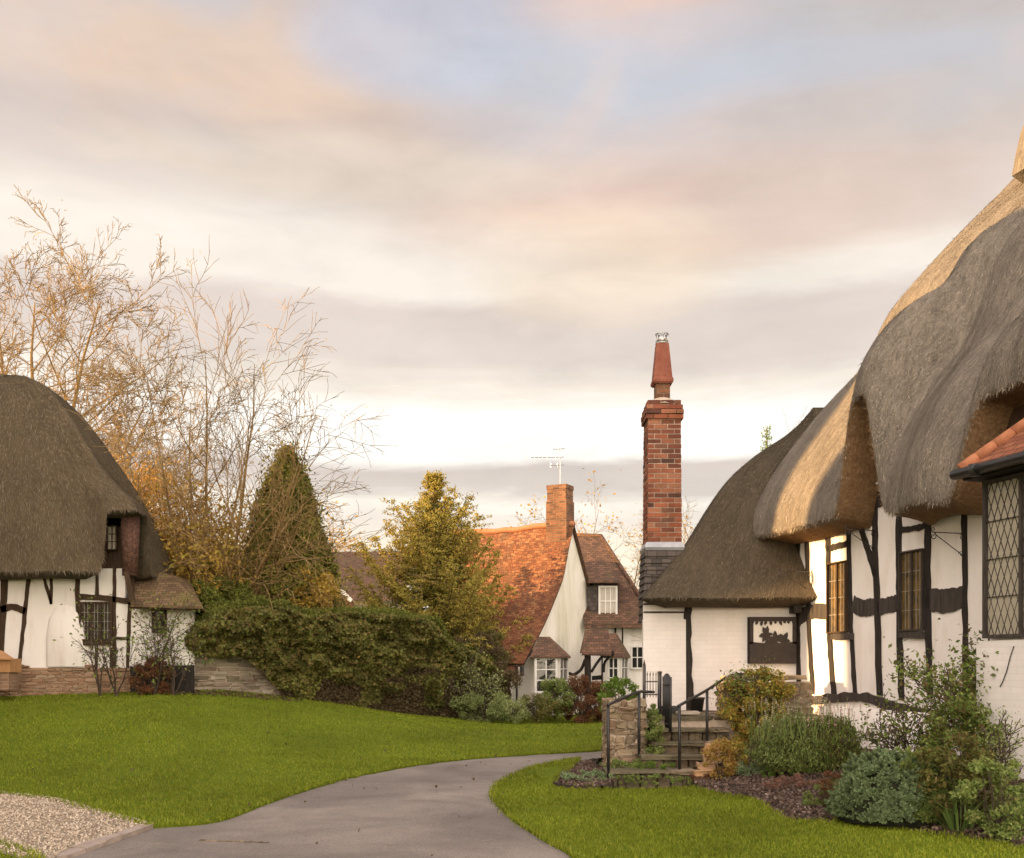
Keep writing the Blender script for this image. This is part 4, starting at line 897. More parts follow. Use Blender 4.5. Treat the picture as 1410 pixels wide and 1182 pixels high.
# ---- annexe: low wing beyond, its thatch hipped to the left
AP = Plane((2.19, 17.0), (1, 0)); mb = MB()
mb.hexa([[2.19, 17, 0], [4.86, 17, 0], [4.86, 20.4, 0], [2.75, 20.4, 0], [2.19, 17, 2.75], [4.86, 17, 2.75], [4.86, 20.4, 2.75], [2.75, 20.4, 2.75]]); ann = mb.build('annexe_wall', 'paint_brick', cot)
beam(AP, [(947, 832), (947, 900), (950, 985)], [9, 11, 12], 'corner_post', 'timber', cot, .03, -.05, .01)
beam(AP, [(1092, 820), (1092, 845)], 10, 'rafter_end', 'timber', cot, .3, -.05, .004)
prism(AP, [(1029, 850), (1095, 850), (1095, 914), (1029, 914)], .03, -.02, 'shutter_board', 'timber', cot)
# pierced bird-and-leaf panel: pale sheet with dark cut-out shapes on it
sg = thing('pierced_panel', 'dark square board with leaf silhouettes against white, on the annexe wall', 'sign', (AP.at(1062, 914)[0], 16.94, AP.at(1062, 914)[2]))
mb = MB(); prism(AP, [(1034, 855), (1092, 855), (1092, 888), (1034, 888)], .05, .032, 'panel_back', 'white_paint', sg)
M['dark_sign'] = mat_noise('dark_sign', (.030, .022, .018), (.055, .042, .036), 8, rough=.6, bmp=.2)
for i, a in enumerate(([(1031, 850), (1095, 850), (1095, 856), (1031, 856)], [(1031, 856), (1036, 856), (1036, 887), (1031, 887)], [(1090, 856), (1095, 856), (1095, 887), (1090, 887)], [(1031, 884), (1050, 886), (1060, 882), (1072, 886), (1095, 884), (1095, 914), (1031, 914)])):
    prism(AP, a, .075, .04, 'frame_board', 'dark_sign', sg)
def leafpx(mb, cx, cy, ang, ln, wd):
    c, s_ = math.cos(R(ang)), math.sin(R(ang)); P = [(0, 0), (.3, .5), (.65, .42), (1, 0), (.65, -.42), (.3, -.5)]
    prism(AP, [(cx+(a*ln)*c-(b*wd)*s_, cy-(a*ln)*s_-(b*wd)*c) for a, b in P], .068+random.uniform(0, .004), .055, '', '', None, mb)
for (cx, cy, st) in ((1054, 874, 10), (1066, 880, 40), (1078, 882, 0)):
    mb = MB()
    for k in range(6): leafpx(mb, cx, cy, st+k*60+random.uniform(-15, 15), random.uniform(9, 13), random.uniform(5, 7))
    prism(AP, [(cx-1.5, cy), (cx+1.5, cy), (cx+3, 889), (cx-1, 889)], .0705, .055, '', '', None, mb); mb.build('leaf_cutout', 'dark_sign', sg)
for x in range(1036, 1092, 6): mb = MB(); leafpx(mb, x, 855, -60-random.uniform(0, 60), random.uniform(4, 8), 4); mb.build('leaf_cutout', 'dark_sign', sg)
# thatch of the annexe: eave outline -> ridge, convex
def round_poly(pts, r, n=7):
    """closed outline with rounded corners, roughly evenly resampled later"""
    o = []; k = len(pts); P = [np.array(p, float) for p in pts]
    for i in range(k):
        a, b, c = P[i-1], P[i], P[(i+1) % k]; rr = r[i] if isinstance(r, (list, tuple)) else r
        d1 = (a-b)/np.linalg.norm(a-b); d2 = (c-b)/np.linalg.norm(c-b); p, q = b+d1*rr, b+d2*rr
        for j in range(n+1): t = j/n; o.append(p*(1-t)**2+b*2*t*(1-t)+q*t*t)
    return np.array(o)
def resample(P, n):
    Q = np.vstack([P, P[:1]]); s_ = np.concatenate([[0], np.cumsum(np.linalg.norm(np.diff(Q, axis=0), axis=1))]); u_ = np.linspace(0, s_[-1], n, endpoint=False)
    return np.column_stack([np.interp(u_, s_, Q[:, 0]), np.interp(u_, s_, Q[:, 1])]), u_
def hip_thatch(outline, ridge, ze, zr, parent, mat, thick=.38, n=220, m=34, fexp=1.0, lift=None, seed=1, nst=20000, stl=.09, stw=.005, gfun=None, amp=.06, straw='straw_dark', stmask=None, cut='thatch_dark'):
    O, u_ = resample(np.asarray(outline, float), n); a, b = np.array(ridge[0], float), np.array(ridge[1], float); d = b-a
    t = np.clip(((O-a)@d)/(d@d+1e-9), 0, 1); Rg = a+t[:, None]*d; v = np.linspace(0, 1, m)
    f = 1-np.cos(v*PI_/2) if gfun is None else gfun(v)[0]; gz = np.sin(v*PI_/2) if gfun is None else gfun(v)[1]
    P = np.zeros((n+1, m, 3)); lf = np.array([lift(*p) if lift else 0 for p in O])
    for i in range(n+1):
        q = i % n; xy = O[q][None]*(1-f[:, None])+Rg[q][None]*f[:, None]; zz_ = ze+(zr-ze)*gz+lf[q]*(1-sstep(v, 0, .38))
        nz = amp*(vnoise(xy[:, 0]*1.1+seed, xy[:, 1]*1.1+v*5, seed)-.5); c = Rg[q]-O[q]; ln = np.linalg.norm(c)+1e-6
        P[i, :, :2] = xy-c/ln*nz[:, None]; P[i, :, 2] = zz_+nz*.6
    uu = np.append(u_, u_[-1]+(u_[1]-u_[0])); dl = np.linalg.norm(np.diff(P[n//4], axis=0), axis=1); vv = np.concatenate([[0], np.cumsum(dl)])
    rf = fast_mesh('thatch_roof', P.reshape(-1, 3), grid_faces(n+1, m), mat, parent, True, np.stack(np.broadcast_arrays(uu[:, None], vv[None]), -1).reshape(-1, 2))
    Cc = np.zeros((n+1, 6, 3)); ctr = O.mean(0)
    for i in range(n+1):
        q = i % n; c = Rg[q]-O[q]; c = c/(np.linalg.norm(c)+1e-6)
        for k in range(6): w_ = k/5; Cc[i, k] = [P[i, 0, 0]+c[0]*thick*w_*1.3, P[i, 0, 1]+c[1]*thick*w_*1.3, P[i, 0, 2]-.04-.10*w_ if k else P[i, 0, 2]]
    fast_mesh('cut_edge', Cc.reshape(-1, 3), grid_faces(n+1, 6), cut, rf, True, np.stack(np.broadcast_arrays(uu[:, None], np.linspace(0, .5, 6)[None]), -1).reshape(-1, 2))
    if nst:
        msk = np.ones((n+1, m)) if stmask is None else stmask(P); SV, SF = strands(P, nst, stl, stw, .02, msk, seed); fast_mesh('straw_surface', SV, SF, straw, rf)
    return P
def ga(v):   # measured from the picture: straight-ish hip swelling slightly
    return v, v+.045*np.sin(v*PI_)+.03*np.sin(v*PI_)**2-.02*np.sin(v*PI_*3)
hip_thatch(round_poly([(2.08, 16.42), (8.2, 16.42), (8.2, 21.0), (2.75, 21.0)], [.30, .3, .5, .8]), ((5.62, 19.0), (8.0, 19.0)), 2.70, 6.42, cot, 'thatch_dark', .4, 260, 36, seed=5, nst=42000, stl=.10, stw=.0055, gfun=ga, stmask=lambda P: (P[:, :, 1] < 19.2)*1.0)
# ---- tall brick chimney with pot
cx0, cx1, cy0, cy1 = 2.26, 2.86, 17.06, 17.66; zb, zt = 2.2, 5.72
mb = MB(); mb.hexa([[cx0+.007, cy0+.007, 0], [cx1-.007, cy0+.007, 0], [cx1-.007, cy1-.007, 0], [cx0+.007, cy1-.007, 0], [cx0+.029, cy0+.029, zt+.3], [cx1-.029, cy0+.029, zt+.3], [cx1-.035, cy1-.03, zt+.3], [cx0+.03, cy1-.03, zt+.3]])
chim = mb.build('chimney', 'mortar', cot); mb = MB(); row = 0; zz_ = zb+1.3; ch_ = .0826
I3 = (np.array([1., 0, 0]), np.array([0, 1., 0]), np.array([0, 0, 1.]))
while zz_ < zt+.31:
    tp = (zz_-zb)/(zt-zb); e = .022*tp; x0_, x1_, y0_, y1_ = cx0+e, cx1-e, cy0+e, cy1-e
    if zz_ > zt: k = int((zz_-zt)/ch_+.5); gx_ = [.035, .045, .03, .0][min(k, 3)]; x0_ -= gx_; x1_ += gx_; y0_ -= gx_; y1_ += gx_
    for side in range(4):
        a, b = ((x0_, x1_) if side % 2 == 0 else (y0_, y1_)); l = b-a; bl = l/2.5; p = a if (row+side) % 2 == 0 else a-bl*.5
        while p < b-.02:
            q0_, q1_ = max(p, a), min(p+bl, b)
            if q1_-q0_ > .03:
                c = (q0_+q1_)/2; h = .10; j = random.uniform(-.003, .005)
                if side == 0: mb.box((c, y0_+h/2-j, zz_+ch_/2), (q1_-q0_-.012, h, ch_-.014), I3, .0012)
                if side == 2: mb.box((c, y1_-h/2+j, zz_+ch_/2), (q1_-q0_-.012, h, ch_-.014), I3, .0012)
                if side == 1: mb.box((x1_-h/2+j, c, zz_+ch_/2), (h, q1_-q0_-.012, ch_-.014), I3, .0012)
                if side == 3: mb.box((x0_+h/2-j, c, zz_+ch_/2), (h, q1_-q0_-.012, ch_-.014), I3, .0012)
            p += bl
    zz_ += ch_; row += 1
mb.build('brickwork', 'brick', chim)
mb = MB(); mx, my = (cx0+cx1)/2, (cy0+cy1)/2; mb.tube([(mx, my, zt+.28), (mx, my, zt+.36), (mx, my, zt+.42)], [.30, .24, .13], 14); mb.build('flaunching', 'mortar', chim, True)
def sq(mb, prof_, cx_, cy_, rot=.0):
    V = []
    for (r_, zv) in prof_:
        for k in range(4): an = PI_/4+k*PI_/2+rot; V.append((cx_+r_*math.cos(an)*1.414, cy_+r_*math.sin(an)*1.414, zv))
    k_ = len(prof_); mb.add(V, [(i*4+j, i*4+(j+1) % 4, (i+1)*4+(j+1) % 4, (i+1)*4+j) for i in range(k_-1) for j in range(4)]+[(3, 2, 1, 0), tuple(range((k_-1)*4, k_*4))])
zp = EYE+(HY-548)/F*17.36; mb = MB(); sq(mb, [(.12, zp-.08), (.12, zp+.22)], mx, my)
zq = zp+.22; mb2 = MB(); mb.build('pot_stem', 'brick_old', chim)
sq(mb2, [(.15, zq-.01), (.172, zq+.02), (.172, zq+.06), (.155, zq+.10), (.105, zq+.66), (.10, zq+.69)], mx, my); pot = mb2.build('chimney_pot', 'terracotta', chim)
mb = MB(); z1_, z2_ = zq+.69, zq+.86
for k in range(10): an = 2*PI_*k/10; mb.tube([(mx+.10*math.cos(an), my+.10*math.sin(an), z1_), (mx+.10*math.cos(an), my+.10*math.sin(an), z2_)], .008, 5)
for zv in (z1_+.01, z2_): mb.tube([(mx+.105*math.cos(2*PI_*k/16), my+.105*math.sin(2*PI_*k/16), zv) for k in range(17)], .012, 5, False)
mb.tube([(mx, my, z1_), (mx, my, z2_-.02)], .085, 12); mb.build('chimney_cowl', 'steel', pot, True)
# lead flashing + tile-hung shoulder + tiles over the white base
zf = EYE+(HY-750)/F*17.0
mb = MB(); sq(mb, [(.315, zf-.10), (.335, zf-.04), (.315, zf+.02), (.30, zf+.05)], mx, my); mb.build('lead_flashing', 'lead', chim)
def tiers(mb, z0, z1, r0, r1, n):
    for k in range(n):
        a = z0+(z1-z0)*k/n; b = z0+(z1-z0)*(k+1)/n; ra = r0+(r1-r0)*k/n; sq(mb, [(ra+.022, a), (ra+.018, a+.015), (ra-.005, b+.01)], mx, my)
mb = MB(); tiers(mb, EYE+(HY-822)/F*17, zf-.08, .345, .315, 7); tiers(mb, EYE+(HY-856)/F*17, EYE+(HY-822)/F*17, .345, .345, 3); mb.build('tile_hanging', 'slate', chim)
mb = MB(); mb.hexa([[2.19, 16.93, 0], [2.90, 16.93, 0], [2.90, 17.1, 0], [2.19, 17.1, 0], [2.19, 16.96, 2.36], [2.90, 16.96, 2.36], [2.90, 17.1, 2.36], [2.19, 17.1, 2.36]]); mb.build('chimney_base', 'paint_brick', chim)
# ================================================================== steps, walls, rails
mb = MB(); mb.hexa([[1.98, 15.32, 0], [4.9, 15.32, 0], [4.9, 17.2, 0], [1.98, 17.2, 0], [1.98, 15.32, .80], [4.9, 15.32, .80], [4.9, 17.2, .80], [1.98, 17.2, .80]]); tr = mb.build('terrace', 'mortar'); tag(tr, kind='structure')
st = thing('stone_steps', 'worn mossy stone garden steps rising between black handrails to the annexe', 'steps', (1.9, 13.8, 0))
xl = [1.28, 1.78, 1.98, 2.02, 2.05, 2.0]; xr = [2.50, 2.78, 3.0, 3.2, 3.36, 3.36]; yf = [13.75, 14.12, 14.5, 14.9, 15.3, 15.7]
for k in range(5):
    zk = .165*(k+1); mb = MB(); L_ = xr[k]-xl[k]; x = xl[k]; nst = 4
    while x < xr[k]-.08:
        l = min(random.uniform(.55, 1.0), xr[k]-x); mb.stone((x+l/2, yf[k]+.24, zk-.026), (l-.008, .52+random.uniform(-.03, .03), .052), I3, .008)
        x += l
    zr_ = zk-.165
    x = xl[k]+.03
    while x < xr[k]-.08:
        l = min(random.uniform(.10, .24), xr[k]-.02-x); mb.stone((x+l/2, yf[k]+.14, zr_+.045-(.05 if k == 0 else 0)), (l-.012, .12, .135+(.1 if k == 0 else 0)), I3, .008); x += l
    mb.build('step', 'paving', st)
mb = MB(); x = 2.0
while x < 4.7:
    l = random.uniform(.35, .6); yy = 15.75
    while yy < 16.9: d_ = random.uniform(.35, .5); mb.stone((x+l/2, yy+d_/2, .815), (l-.015, d_-.015, .05), I3, .01); yy += d_
    x += l
o = mb.build('terrace_paving', 'paving'); tag(o, kind='structure')
mb = MB()
for (x, y, zv, sx, sz) in ((2.60, 13.82, .12, .30, .10), (2.66, 13.9, .22, .26, .09), (2.78, 14.12, .30, .26, .12), (2.62, 13.78, .03, .34, .09), (2.85, 14.35, .41, .25, .11)): mb.stone((x, y, zv), (sx, .2, sz), I3, .012)
M['orange_brick'] = mat_island('orange_brick', [(.42, .22, .10), (.50, .30, .16), (.38, .26, .16)], bmp=.6, bscale=25)
o = mb.build('edging_stones', 'orange_brick', st)
def rubble_thing(name, label, p0, p1, z0, z1, th, rows, lw, mat, faces, jit=.012, topf=None):
    t = thing(name, label, 'wall', (p0[0], p0[1], z0)); a, b = MB(), MB(); rubble(a, b, p0, p1, z0, z1, th, rows, lw, jit, faces=faces, topf=topf)
    a.build('mortar_core', 'mortar', t); b.build('stones', mat, t); return t
rubble_thing('stone_pier', 'short rubble stone wall end behind the left handrail of the steps', (1.38, 14.62), (1.93, 14.62), 0, 1.08, .85, .105, .17, 'stone', ('front', 'left', 'right'))
rubble_thing('retaining_wall', 'stone retaining wall behind the climber at the top of the steps', (3.26, 15.36), (4.72, 15.9), .1, 1.36, .32, .10, .24, 'stone', ('front', 'left', 'right'))
mb = MB()
for x in np.arange(3.22, 4.5, .33): k = (x-3.26)/1.46*.54; mb.stone((x+.16, 15.5+k, 1.40), (.33, .4, .06), I3, .01)
o = mb.build('wall_coping', 'stone'); rw = bpy.data.objects['retaining_wall']; o.location = (-rw.location.x, -rw.location.y, -rw.location.z); o.parent = rw
def rail(label, posts, line):
    t = thing('handrail', label, 'handrail', (posts[0][0][0], posts[0][0][1], posts[0][0][2]), 'black handrails of the garden steps')
    mb = MB(); mb.tube(smooth_line(line, 3), .021, 8); mb.build('top_rail', 'iron', t, True)
    for a, b in posts: mb = MB(); mb.tube([a, b], .021, 4 if False else 8); mb.build('post', 'iron', t, True)
rail('bent black iron handrail on the left of the steps, in front of the rubble pier', [((1.305, 13.75, .0), (1.30, 13.75, 1.05)), ((1.80, 14.4, .24), (1.80, 14.4, 1.20))],
     [(1.29, 13.72, 1.05), (1.5, 14.0, 1.12), (1.78, 14.38, 1.21), (1.95, 14.9, 1.20), (2.12, 15.2, 1.19)])
rail('black iron handrail on the right of the steps, rising to a hooked end', [((2.29, 13.9, .14), (2.29, 13.9, 1.03)), ((2.84, 14.8, .36), (2.84, 14.8, 1.225)), ((3.36, 15.55, .9), (3.36, 15.55, 1.43))],
     [(2.27, 13.88, 1.03), (2.84, 14.8, 1.23), (3.26, 15.45, 1.41), (3.42, 15.55, 1.45), (3.56, 15.6, 1.45), (3.56, 15.6, 1.41)])
gt = thing('iron_gate', 'black iron garden gate standing open beside the chimney base', 'gate', (2.03, 15.6, .8))
mb = MB(); mb.tube([(2.03, 15.6, .62), (2.03, 15.6, 1.60)], .024, 8); mb.tube([(2.03, 15.6, 1.60), (2.03, 15.6, 1.68)], [.018, .002], 8); mb.build('post', 'iron', gt, True)
mb = MB()
for x in (2.075, 2.12, 2.165, 2.21): mb.tube([(x, 15.6, 1.1), (x, 15.6, 1.44)], .006, 5); mb.tube([(x, 15.6, 1.44), (x, 15.6, 1.50)], [.012, .001], 5)
mb.tube([(2.03, 15.6, 1.34), (2.25, 15.6, 1.34)], .009, 5); mb.tube([(2.03, 15.6, 1.14), (2.25, 15.6, 1.14)], .009, 5); mb.build('side_railing', 'iron', gt, True)
mb = MB(); mb.tube([(2.25, 15.5, .5), (2.25, 15.5, 1.47)], .032, 8); mb.tube([(2.25, 15.5, 1.47), (2.25, 15.5, 1.5)], [.04, .03], 8); mb.build('post', 'iron', gt, True)
mb = MB(); h0, h1 = np.array([2.31, 15.5, 0]), np.array([2.30, 14.75, 0])
for k in range(8): p = h0+(h1-h0)*k/7; mb.tube([p+[0, 0, .62], p+[0, 0, 1.42+.05*math.sin(k/7*PI_)]], .012 if 0 < k < 7 else .02, 6)
for zv in (.72, 1.30): mb.tube([h0+[0, 0, zv], h1+[0, 0, zv]], .014, 6)
mb.build('gate_leaf', 'iron', gt, True)
def lathe(mb, c, pr, n=18):
    V = [(c[0]+r_*math.cos(2*PI_*k/n), c[1]+r_*math.sin(2*PI_*k/n), c[2]+h) for r_, h in pr for k in range(n)]
    mb.add(V, [(i*n+k, i*n+(k+1) % n, (i+1)*n+(k+1) % n, (i+1)*n+k) for i in range(len(pr)-1) for k in range(n)]+[tuple(range(n-1, -1, -1))])
mb = MB(); lathe(mb, (2.96, 16.3, .83), [(.09, 0), (.125, .22), (.135, .225), (.135, .25), (.115, .25), (.105, .20), (0.01, .19)]); o = mb.build('plant_tub', 'plastic', None, True); setorigin(o, (2.96, 16.3, .83)); tag(o, 'small round black plant tub at the foot of the dark annexe post', 'tub')
mb = MB(); mb.box((2.47, 15.95, .88), (.26, .2, .10), I3, .004); mb.box((2.47, 15.95, .94), (.28, .22, .03), I3, .003); o = mb.build('boot_scraper', 'plastic'); setorigin(o, (2.47, 15.95, .83)); tag(o, 'low black box on the terrace beside the open gate', 'box')
mb = MB(); mb.stone((2.7, 15.62, .86), (.34, .22, .05), I3, .006); o = mb.build('loose_slab', 'stone_pale'); setorigin(o, (2.7, 15.6, .83)); tag(o, 'small pale stone slab lying at the top of the steps', 'slab')
def hit(px, py):
    """where a pixel's ray meets the ground"""
    d = 4.0
    while d < 60:
        q = W(px, py, d)
        if q[2] <= G1(q[0], q[1])+.005: return q
        d += .03
    return W(px, py, 40)
# ================================================================== left thatched cottage
lc = thing('thatched_cottage', 'left-hand thatched cottage with mossy dark roof and brick plinth, beyond the big lawn', 'cottage', (-11, 23, 1.0))
LPn = Plane((-12, 23.0), (1, 0))
mb = MB(); zb_ = .6
mb.hexa([[-19, 23, zb_], [-8.75, 23, zb_], [-8.75, 26.4, zb_], [-19, 26.4, zb_], [-19, 23, 3.8], [-8.75, 23, 3.8], [-8.75, 26.4, 3.8], [-19, 26.4, 3.8]])
lw_ = mb.build('wall', 'plaster', lc); mb = MB(); mb.hexa([[-9.3, 23.02, 3.82], [-8.5, 23.02, 3.6], [-8.7, 25, 3.82], [-9.3, 25, 3.82], [-9.3, 23.02, 4.75], [-8.62, 23.02, 4.75], [-8.8, 24, 4.75], [-9.3, 24, 4.75]])
mb.build('dormer_recess', 'timber_brown', lc)
mb = MB(); V = []      # rounded white end wall of the low lean-to
end = [(-8.8, 23.0), (-7.55, 23.0), (-7.38, 23.1), (-7.32, 23.35), (-7.95, 26.0)]
for (x, y) in end:
    for zv in (zb_, 1.2, 2.2, 3.0): V.append((x+(.03 if zv == 2.2 else 0), y-.002, zv))
mb.addn(np.array(V), grid_faces(len(end), 4)); mb.build('end_wall', 'plaster', lc, True)
prism(LPn, [(180, 918), (266, 916), (266, 955), (180, 955)], .05, -.1, 'tarred_plinth', 'timber', lc)
a, b = MB(), MB(); rubble(a, b, LPn.pt(LPn.loc(-60, 950)[0], 0, .06)[:2], LPn.pt(LPn.loc(181, 950)[0], 0, .06)[:2], .7, 1.62, .2, .085, .22, .006, faces=('front',), topf=lambda q: 1.60+.04*math.sin(q*2.1)+(-.06 if q > 3.2 else 0))
M['plinth_stone'] = mat_island('plinth_bricks', [(.34, .20, .12), (.42, .27, .17), (.27, .16, .10), (.46, .33, .22)], big=(.7, 1.1), bmp=.6, bscale=30)
a.build('plinth_core', 'mortar', lc); b.build('brick_plinth', 'plinth_stone', lc)
def lb(pts, wd, nm='stud', **k): return beam(LPn, pts, wd, nm, 'timber_brown', lc, k.pop('front', .03), -.06, .005)
lb([(8, 780), (4, 850), (0, 915)], 9); lb([(-40, 780), (-42, 915)], 8); lb([(41, 785), (34, 850), (27, 915)], 5); lb([(58, 786), (71, 832)], 3.5, 'brace'); lb([(71, 786), (71, 832)], 4)
lb([(2, 840), (18, 836), (36, 842)], 9, 'rail'); lb([(107, 785), (108, 842), (115, 890)], 6); lb([(109, 822), (145, 824), (182, 829)], 8, 'rail'); lb([(134, 790), (134, 820)], 4)
lb([(158, 780), (158, 920)], 4.5); lb([(176, 745), (180, 785), (182, 825)], 5); lb([(179, 830), (176, 922)], 4.5); lb([(113, 886), (158, 886)], 6, 'window_sill', front=.06); lb([(160, 879), (178, 879)], 4, 'rail')
lb([(133, 892), (133, 920)], 3.5); lb([(154, 892), (154, 920)], 4); lb([(112, 925), (180, 925)], 4, 'sill_beam'); lb([(20, 917), (33, 918)], 5, 'beam_end')
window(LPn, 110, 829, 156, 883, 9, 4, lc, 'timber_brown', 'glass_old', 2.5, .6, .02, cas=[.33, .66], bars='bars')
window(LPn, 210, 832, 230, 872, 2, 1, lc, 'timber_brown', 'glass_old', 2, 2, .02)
window(Plane((-9, 22.95), (1, 0)), 148, 724, 162, 758, 2, 3, lc, 'timber_brown', 'glass_bay', 1.5, .8, .02)
mb = MB(); c = LPn.at(93, 900); k_ = 16; V = []
for (zv, rx, ry) in ((1.58, .46, .10), (1.9, .46, .13), (2.3, .44, .13), (2.6, .39, .11), (2.8, .31, .07), (2.92, .2, .03), (2.97, .06, .0)):
    for k in range(k_+1): an = PI_+PI_*k/k_; V.append((c[0]+rx*math.cos(an)+.03*(zv-1.2)*-1, 23.0+ry*math.sin(an), zv))
mb.addn(np.array(V), grid_faces(7, k_+1)[:, ::-1]); mb.build('oven_bulge', 'plaster', lc, True)
def gl(v): f = v**1.3; return f, 1-(1-f)**2.15
def lliftf(x, y): return 1.35*(sstep(x, -8.98, -8.86))*(1-sstep(y, 22.95, 23.25)) if y < 24 else 0
PL = hip_thatch(round_poly([(-20, 22.3), (-8.22, 22.3), (-8.3, 26.9), (-20, 26.9)], [.5, .18, 2.2, .5], 9), ((-17.5, 24.6), (-12.3, 24.6)), 3.68, 8.58, lc, 'thatch_left', .42, 420, 40, seed=8, nst=36000, stl=.15, stw=.008, gfun=gl, lift=lliftf, amp=.10, stmask=lambda P: ((P[:, :, 1] < 25) & (P[:, :, 0] > -13.2))*1.0)
# raised block ridge along the crest, its scalloped edge
mb = MB(); V = []; n_ = 44
for i in range(n_):
    x = -17.5+(5.6)*i/(n_-1); sc_ = .10*abs(math.sin(i*.55)); tp = 1-sstep(i/(n_-1), .86, 1.0)*.35
    for (dy, dz) in ((-.95-sc_, -.50-sc_*.6), (-.93-sc_, -.40-sc_*.5), (-.5, -.08), (0, .10), (.5, -.08), (.95, -.45)): V.append((x, 24.6+dy*tp, 8.60+dz*tp-.12*(1-tp)))
mb.addn(np.array(V), grid_faces(n_, 6)); mb.build('thatch_ridge', 'thatch_left', lc, False)
mb = MB(); mb.tube([(-8.57, 22.82, 3.62), (-8.56, 22.80, 4.95)], [.17, .21], 18); mb.build('tile_hung_bay', 'tile_hung', lc, True)
E0, E1, T0, T1 = W(180, 832, 22.55), W(279, 835, 22.55), W(176, 782, 23.9), W(236, 792, 23.9); K1 = np.array([-7.85, 26.2, E1[2]]); T2 = np.array([T1[0], 25.2, T1[2]])
mb = MB(); dz = np.array([0, 0, -.06]); mb.add([E0, E1, T1, T0, K1, T2, E0+dz, E1+dz, K1+dz], [(0, 1, 2, 3), (1, 4, 5, 2), (0, 6, 7, 1), (1, 7, 8, 4), (6, 8, 7)]); mb.build('lean_to_roof', 'tile_left', lc)
mb = MB(); mb.tube([E0+[0, .05, -.07], E1+[-.1, .05, -.07]], .035, 6); mb.build('eaves_board', 'timber_brown', lc)
o = prism(Plane((-9, 22.42), (1, 0)), [(170, 788), (176, 786), (186, 826), (178, 828)], .0, -.04, 'verge_board', 'timber_brown', lc)
# little timber hutch at the very edge
h = thing('wooden_hutch', 'small orange-brown wooden hutch with sloping lid at the far left, against the plinth', 'hutch', (-11.5, 21.9, 1.0)); HP = Plane((-11.5, 21.8), (1, 0))
M['cedar'] = mat_wood('cedar', (.34, .17, .07), (.50, .28, .13), 5)
prism(HP, [(-60, 907), (14, 907), (14, 926), (-60, 926)], .0, -.5, 'body', 'cedar', h)
mb = MB(); a, b, c, d = HP.at(-62, 906, .08), HP.at(19, 907, .08), HP.at(3, 896, -.5), HP.at(-62, 896, -.5); dn = np.array([0, 0, -.03]); mb.hexa([a+dn, b+dn, c+dn, d+dn, a, b, c, d]); mb.build('lid', 'cedar', h)
prism(HP, [(-58, 926), (11, 926), (11, 950), (-58, 950)], -.03, -.46, 'base', 'brick_plinth', h)

# ================================================================== far cottage
fc = thing('tiled_cottage', 'far white cottage with sunlit orange tiled roof, gable chimney and bay window', 'cottage', (1.5, 31, 0))
r_ = np.array([-.88, .47, 0]); r_ /= np.linalg.norm(r_); q_ = np.array([-.47, -.88, 0]); q_ /= np.linalg.norm(q_); R0 = np.array([1.78, 32.4, 0]); GPn = Plane(R0[:2], q_[:2])
verge = [(786, 722), (779, 752), (773, 785), (766, 808), (745, 858), (716, 914)]
pr_ = smooth_line([GPn.loc(*p) for p in verge], 4); 
if pr_[0][0] > pr_[-1][0]: pr_ = pr_
top_ = pr_[0]; back_ = [np.array([top_[0]-.9, top_[1]-1.3]), np.array([top_[0]-2.5, top_[1]-3.6])]
full = np.vstack([pr_[::-1], back_]); n_ = 26; V = []
for i in range(n_):
    L_ = -.12+4.5*i/(n_-1)
    for j, (a_, zv) in enumerate(full):
        sag = -.05*math.sin(i*.30)*math.sin(j*.2)-.05*vnoise(np.array([i*.5]), np.array([j*.4]), 3)[0]; q = R0+q_*a_+r_*L_; V.append((q[0], q[1], zv+sag*(1 if i > 0 else .5)))
o = fast_mesh('roof', np.array(V), grid_faces(n_, len(full)), 'tile_orange', fc, True, 'auto')
V2 = [];
for j, (a_, zv) in enumerate(full):
    for (dl, dz) in ((-.12, 0), (-.12, -.07), (.3, -.07)): q = R0+q_*a_+r_*dl; V2.append((q[0], q[1], zv+dz))
fast_mesh('verge_tiles', np.array(V2), grid_faces(len(full), 3), 'tile_brown', fc, False, 'auto')
mb = MB(); Vr = np.array(V).reshape(n_, len(full), 3); mb.tube([Vr[i, len(pr_)-1]+[0, 0, .0] for i in range(n_)], .10, 8); mb.build('ridge_tiles', 'ridge_tile', fc, True)
prism(GPn, [(788, 728), (782, 755), (776, 785), (769, 810), (748, 862), (719, 917), (703, 930), (702, 985), (820, 985), (819, 860), (808, 810), (800, 770), (793, 735)], .0, -.3, 'gable_wall', 'plaster_green', fc)
mb = MB()
for (L0, L1, A0, A1, z0, z1) in ((.02, .74, -.30, .30, 4.6, 6.9), (.05, .71, -.28, .28, 6.9, 7.28), (.03, .73, -.295, .295, 7.28, 7.42)):
    c = [R0+q_*(top_[0]+a_)+r_*l for (a_, l) in ((A1, L0), (A0, L0), (A0, L1), (A1, L1))]; mb.hexa([p+[0, 0, z0] for p in c]+[p+[0, 0, z1] for p in c])
fch = mb.build('chimney', 'brick_old', fc)
mb = MB(); c0 = R0+q_*top_[0]+r_*.38; mb.tube([c0+[0, 0, 7.4], c0+[0, 0, 8.75]], .018, 5)
for (za, x0, x1, k) in ((8.35, -.95, .12, 8), (8.62, -.25, .15, 2), (8.1, -.3, .12, 2)):
    mb.tube([c0+[x0, 0, za-.02], c0+[x1, 0, za]], .014, 5)
    for i in range(k): x = x0+(x1-x0)*i/k; mb.tube([c0+[x, -.12, za-.06], c0+[x, .12, za+.06]], .012, 4); mb.tube([c0+[x, 0, za-.07], c0+[x, 0, za+.07]], .01, 4)
mb.build('aerial', 'steel', fc)
